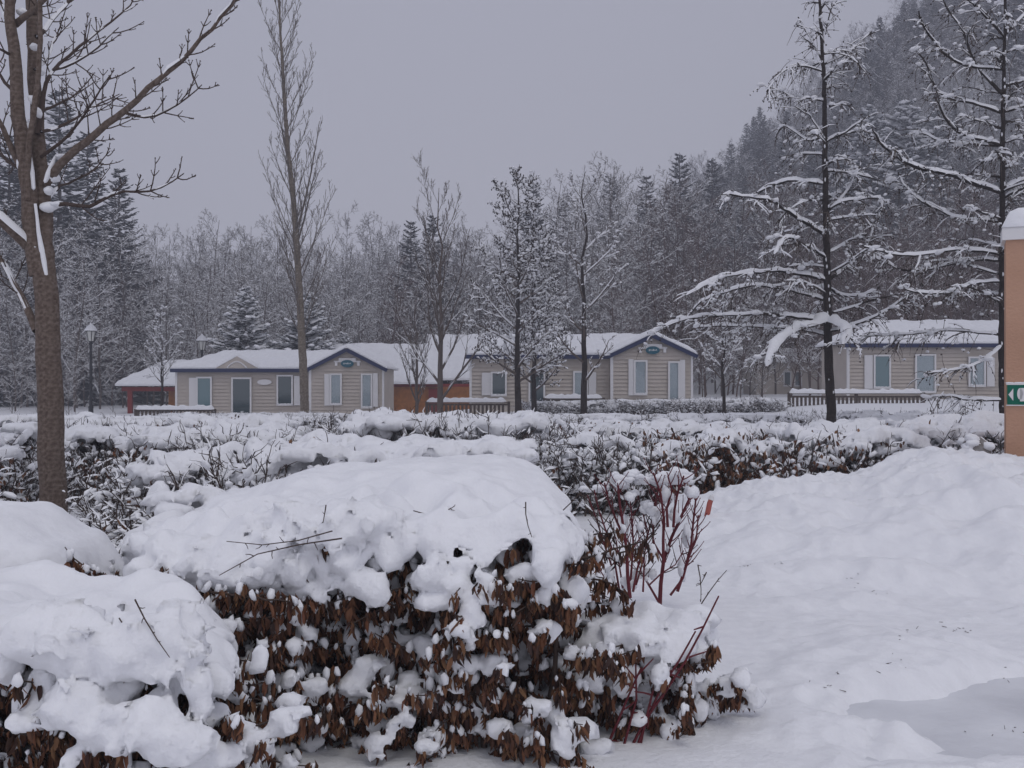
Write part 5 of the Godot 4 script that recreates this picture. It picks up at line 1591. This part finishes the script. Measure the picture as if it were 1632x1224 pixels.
# ---------------------------------------------------------------- the whole
func _ready() -> void:
	var cam := Camera3D.new()
	cam.name = "camera"
	cam.fov = 40.0
	cam.position = Vector3(0, EYE, 0)
	cam.near = 0.05; cam.far = 1500.0
	add_child(cam)
	cam.current = true
	var env := Environment.new()
	var sky := Sky.new()
	var sm := ProceduralSkyMaterial.new()
	sm.sky_horizon_color = lin(0.60, 0.605, 0.70)
	sm.sky_top_color = lin(0.57, 0.59, 0.71)
	sm.sky_curve = 0.8
	sm.ground_horizon_color = lin(0.60, 0.605, 0.70)
	sm.ground_bottom_color = lin(0.40, 0.40, 0.45)
	sm.sun_angle_max = 0.0
	sky.sky_material = sm
	env.background_mode = Environment.BG_SKY
	env.sky = sky
	env.tonemap_mode = Environment.TONE_MAPPER_LINEAR
	env.tonemap_exposure = 1.28
	env.fog_enabled = true
	env.fog_density = 0.0038
	env.fog_light_color = Color(0.93, 0.94, 1.0)
	env.sdfgi_enabled = true; env.ssao_enabled = true; env.ssil_enabled = true
	var we := WorldEnvironment.new()
	we.name = "environment"; we.environment = env
	add_child(we)
	var sun := DirectionalLight3D.new()
	sun.name = "overcast_sun"
	sun.light_energy = 0.2
	sun.light_angular_distance = 25.0
	sun.light_color = Color(1.0, 0.99, 0.98)
	sun.shadow_enabled = true
	sun.rotation_degrees = Vector3(-62, 25, 0)
	add_child(sun)
	fine_noise.seed = 5; fine_noise.frequency = 6.0; fine_noise.fractal_octaves = 3
	mid_noise.seed = 8; mid_noise.frequency = 1.0; mid_noise.fractal_octaves = 2
	clod_noise.seed = 12; clod_noise.frequency = 1.0; clod_noise.noise_type = FastNoiseLite.TYPE_SIMPLEX; clod_noise.fractal_type = FastNoiseLite.FRACTAL_RIDGED; clod_noise.fractal_octaves = 4
	make_materials()
	build_ground()
	woodland()
	lodge()
	small_cabin()
	cabin("beige cabin with small pediment over its eave, poplar standing in front", 50.0, 281, 613, 498, 613, 588, 562, 664, 556, [["shutter", 302, 313, 602, 649], ["window", 316, 336, 603, 648, 1], ["door", 372, 399, 604, 662, 0], ["oval", 422, 0, 609], ["window", 444, 465, 600, 644, 0], ["shutter", 469, 479, 599, 646], ["shutter", 521, 529, 596, 646], ["window", 532, 546, 598, 643, 2], ["badge", 557, 0, 580], ["window", 581, 594, 598, 648, 2], ["shutter", 597, 605, 595, 648], ["pediment", 346, 414, 568, 587]], 70, 1)
	cabin("beige cabin behind the cone-hung alder, gable badge showing clear of branches", 46.0, 750, 1099, 973, 1099, 566, 535, 646, 534, [["shutter", 768, 782, 594, 630], ["window", 785, 805, 595, 629, 0], ["door", 845, 866, 590, 642, 0], ["window", 916, 934, 594, 630, 2], ["shutter", 938, 950, 593, 631], ["shutter", 999, 1007, 573, 630], ["window", 1010, 1026, 577, 627, 2], ["badge", 1037, 0, 559], ["window", 1064, 1077, 579, 637, 2], ["shutter", 1080, 1088, 574, 640]], 40, 2)
	cabin("beige cabin seen through hanging larch twigs next to the stucco wall", 47.0, 1352, 1680, 0, 0, 548, 512, 634, 0, [["shutter", 1377, 1390, 566, 620], ["window", 1394, 1416, 568, 617, 1], ["door", 1460, 1488, 567, 624, 2], ["window", 1545, 1567, 571, 614, 2], ["shutter", 1572, 1584, 570, 616]], 75, 3)
	fence("weathered picket fence below the vase-shaped tree, level snow on its handrail", 680, 811, 640, 672, 43.0, 1)
	fence("longest weathered picket fence, running behind the drooping larch's trunk", 1258, 1472, 626, 670, 42.0, 2)
	fence("low fence top almost buried in snow before the cabin with the pediment", 216, 342, 652, 668, 45.0, 3)
	fence("short snowy railing in front of the cabin behind the alder", 868, 962, 634, 660, 44.0, 4)
	lantern("black lantern post with snow cap standing alone near the wood", 145, 516, 50.0)
	lantern("lantern top showing above the roof of the cabin with the pediment", 322, 533, 56.0)
	pillar()
	near_tree()
	poplar()
	garden_tree("ornamental_tree", "vase-shaped leafless tree of thin upright rods behind the picket fence", 702, 41.0, 9.0, 51, 0)
	garden_tree("ornamental_tree", "slighter leafless tree before the orange lodge wall", 664, 47.0, 5.6, 52, 0)
	garden_tree("alder_tree", "alder hung with dark cones and snow, taller of the close pair", 826, 37.0, 8.8, 53, 1)
	garden_tree("alder_tree", "thinner alder stem close behind the taller cone-hung alder", 851, 39.5, 7.0, 54, 1)
	garden_tree("ornamental_tree", "dark upright tree with few stout snow-lined limbs before a cabin", 931, 35.0, 8.4, 55, 2)
	garden_tree("sapling", "thin frosted sapling standing alone between cabin gable and drooping larch", 1153, 36.0, 4.2, 56, 3)
	garden_tree("sapling", "small frosted tree against the open timber shelter", 258, 52.0, 5.2, 57, 3)
	larch("larch with drooping snow-laden boughs standing in the hedge before the long fence", 24.0, [1327, 720, 1323, 620, 1320, 549, 1318, 412, 1315, 275, 1313, 137, 1307, 20, 1304, -60], 8.0, [[[583, 975, 430, 945, 330, 950, 240, 960, 180, 985, 90, 1030], -1.0, 3.4, 0.05], [[580, 1042, 450, 1010, 330, 995, 240, 1015, 150, 1050, 105, 1100], 0.8, 3.2, 0.05], [[586, 1130, 520, 1110, 380, 1095, 200, 1100, 90, 1112, 0, 1150, -30, 1165], -0.6, 3.2, 0.05], [[588, 1165, 440, 1142, 250, 1135, 120, 1140], 1.2, 2.8, 0.045], [[590, 1112, 540, 1130, 470, 1150, 420, 1185, 392, 1225, 375, 1280], -1.6, 4.0, 0.10], [[592, 1112, 620, 1125, 655, 1150, 640, 1200], -1.4, 3.0, 0.09], [[590, 975, 660, 925, 720, 860, 755, 770], 0.5, 3.0, 0.03], [[580, 820, 500, 770, 430, 725, 395, 700, 300, 685, 220, 676], -0.8, 3.0, 0.055], [[578, 640, 480, 630, 430, 635, 340, 670], 0.7, 2.6, 0.055], [[590, 730, 650, 700, 740, 690, 778, 695, 770, 745], -0.5, 2.2, 0.035], [[590, 735, 650, 670, 700, 580], 0.8, 2.2, 0.015], [[577, 480, 510, 380, 480, 350, 420, 310], 0.6, 2.0, 0.015], [[575, 250, 500, 230, 430, 250, 375, 320], -0.5, 1.8, 0.02], [[575, 225, 660, 180, 740, 110], 0.5, 1.8, 0.012], [[578, 495, 650, 460, 720, 410], -0.6, 2.0, 0.025], [[577, 595, 640, 600, 750, 622], 0.6, 2.0, 0.035], [[590, 1155, 660, 1138, 780, 1090, 870, 1030], -0.9, 3.0, 0.03], [[575, 470, 520, 490, 440, 440, 410, 470], 0.9, 1.8, 0.03], [[570, 190, 620, 185, 690, 210, 700, 260], -0.4, 1.4, 0.012], [[568, 210, 520, 120, 485, 60], 0.4, 1.4, 0.008], [[585, 900, 500, 850, 440, 830, 400, 890], -1.3, 2.2, 0.045], [[590, 1000, 640, 1030, 720, 1025, 770, 1000], 0.9, 2.2, 0.04], [[580, 120, 600, 30, 618, 10], 0.2, 1.0, 0.006]], 61, 1327, 26)
	larch("larch with long level boughs and hanging twigs behind the stucco wall", 23.0, [1600, 735, 1598, 600, 1597, 460, 1597, 343, 1598, 220, 1601, 60, 1603, -70], 7.0, [[[1200, 330, 1130, 260, 1090, 200, 1060, 110, 1000, 20, 980, -40], 0.5, 3.0, 0.025], [[1195, 240, 1080, 230, 1010, 200, 960, 150, 920, 90, 905, 40], -0.8, 2.6, 0.03], [[1192, 390, 1100, 360, 1010, 340, 960, 300, 930, 220, 890, 170], 0.7, 3.0, 0.035], [[1192, 500, 1090, 480, 1030, 450, 990, 400, 965, 340], -0.6, 3.0, 0.035], [[1190, 510, 1080, 500, 980, 490, 900, 450], 0.9, 2.4, 0.025], [[1192, 670, 1100, 640, 1000, 605, 900, 585, 840, 555, 780, 510, 745, 450], -1.0, 4.2, 0.045], [[1190, 770, 1040, 760, 980, 730, 910, 700, 860, 650, 835, 600], 0.8, 3.6, 0.045], [[1190, 885, 1050, 870, 880, 890, 770, 875, 710, 855], -0.6, 3.0, 0.04], [[1190, 905, 1080, 905, 950, 935, 850, 940, 770, 905, 700, 870], 0.7, 3.4, 0.04], [[1190, 980, 1100, 985, 1000, 1020, 880, 1015, 830, 990], -0.9, 2.8, 0.035], [[1190, 1165, 1000, 1150, 850, 1165, 700, 1170], 0.9, 2.6, 0.02], [[1195, 1200, 1120, 1260, 1040, 1285, 930, 1300], -0.9, 2.4, 0.02], [[1200, 1390, 1070, 1392, 1010, 1378, 930, 1385], -0.5, 3.0, 0.035], [[1205, 120, 1270, 50, 1300, 10], 0.5, 2.6, 0.02], [[1205, 300, 1272, 280, 1330, 250], 0.3, 2.8, 0.03], [[1200, 390, 1272, 370, 1340, 360], -0.6, 2.8, 0.03], [[1200, 655, 1272, 622, 1350, 600], 0.5, 3.0, 0.04], [[1200, 690, 1280, 650, 1340, 655], -0.8, 3.0, 0.04], [[1205, 130, 1140, 60, 1075, 0], -0.5, 2.0, 0.02]], 62, 1600, 30)
	shrubs = [shrub_variant(801, 0), shrub_variant(802, 0), shrub_variant(803, 1), shrub_variant(804, 2), shrub_variant(805, 1), shrub_variant(806, 2)]
	hedge_row("frosted leafy hedge just behind the forked tree's trunk", -2.85, -1.9, 7.7, 8.6, 0.80, 901, [3, 0, 5, 2], -0.06, 0.045)
	hedge_row("snow-capped twiggy hedge on the frame side of the forked tree", -6.2, -5.0, 9.4, 10.3, 0.78, 909, [0, 3, 1], -0.02, 0.045)
	hedge_row("ragged brown-leaved hedge between forked tree and the broad snow pillow", -2.75, -1.5, 6.7, 7.5, 0.62, 907, [3, 5, 2, 0], -0.10, 0.04)
	hedge_row("brown-leaved hedge with broken snow cap beyond the forked tree", -3.75, -1.9, 10.2, 11.2, 0.90, 902, [2, 0, 3, 4], -0.03, 0.045)
	hedge_row("frosted hedge at the frame edge beyond the forked tree", -9.2, -5.9, 12.0, 13.4, 0.93, 908, [0, 1, 3], -0.06, 0.05)
	hedge_row("broad lumpy hedge just past the big snow pillow", -2.6, 0.2, 9.8, 12.0, 0.98, 903, [0, 5, 3], 0.12, 0.05)
	hedge_row("wide hedge row with rolling snow across the middle of the garden", -8.6, -2.9, 14.0, 15.8, 0.96, 904, [0, 3, 1, 2], -0.02, 0.06)
	hedge_row("hedge with twin smooth white domes below the picket fence", -2.4, 0.5, 14.6, 17.0, 1.10, 905, [0, 1], 0.26, 0.06)
	hedge_row("snowy hedge row leading towards the lone lantern post", -12.0, -4.0, 19.0, 20.6, 0.95, 906, [0, 3, 1, 5], 0.02, 0.08)
	hedge_row("hedge of frosted twigs right behind the dogwood", 0.4, 1.9, 12.8, 13.9, 0.90, 911, [0, 1], -0.08, 0.05)
	hedge_row("dense brown beech hedge with snow lumps behind the dogwood", 1.8, 3.3, 12.9, 14.0, 0.94, 912, [2, 4], 0.02, 0.05)
	hedge_row("frosted hedge where the drooping larch rises", 3.3, 5.2, 13.0, 14.4, 0.96, 913, [0, 3, 1, 5], 0.06, 0.05)
	hedge_row("tallest frosted hedge clump against the stucco wall", 5.1, 7.4, 13.4, 15.0, 1.10, 914, [0, 3, 5], 0.0, 0.05)
	hedge_row("white-topped hedge row between the dogwood and the cabin gable", 0.8, 8.6, 18.5, 20.4, 0.84, 915, [0, 1, 3], 0.05, 0.08)
	hedge_row("frosted hedge between the white-topped row and the alder cabin", 0.2, 12.6, 27.0, 28.4, 0.80, 920, [0, 1], -0.02, 0.09, 0.35)
	hedge_row("rounded snowy hedge at the foot of the longest fence", 7.9, 14.5, 24.6, 26.0, 0.86, 921, [0, 3, 1], 0.06, 0.09)
	hedge_row("hedge row under the beige cabin with the pediment", -16.5, -5.0, 27.0, 28.6, 0.76, 916, [0, 1], 0.08, 0.1, 0.35)
	hedge_row("distant clipped hedge before the alder cabin", 0.6, 10.0, 40.0, 41.2, 0.55, 917, [0, 1], -0.04, 0.1, 0.35)
	hedge_row("frosted hedge below the longest picket fence", 10.8, 17.5, 30.0, 31.4, 0.55, 918, [0, 3, 1], 0.0, 0.1, 0.35)
	hedge_row("low hedge in front of the orange lodge wall", -14.0, -4.4, 41.0, 42.2, 0.45, 919, [0, 1], -0.04, 0.1, 0.35)
	front_hedges()
	dogwood()
	small_things()
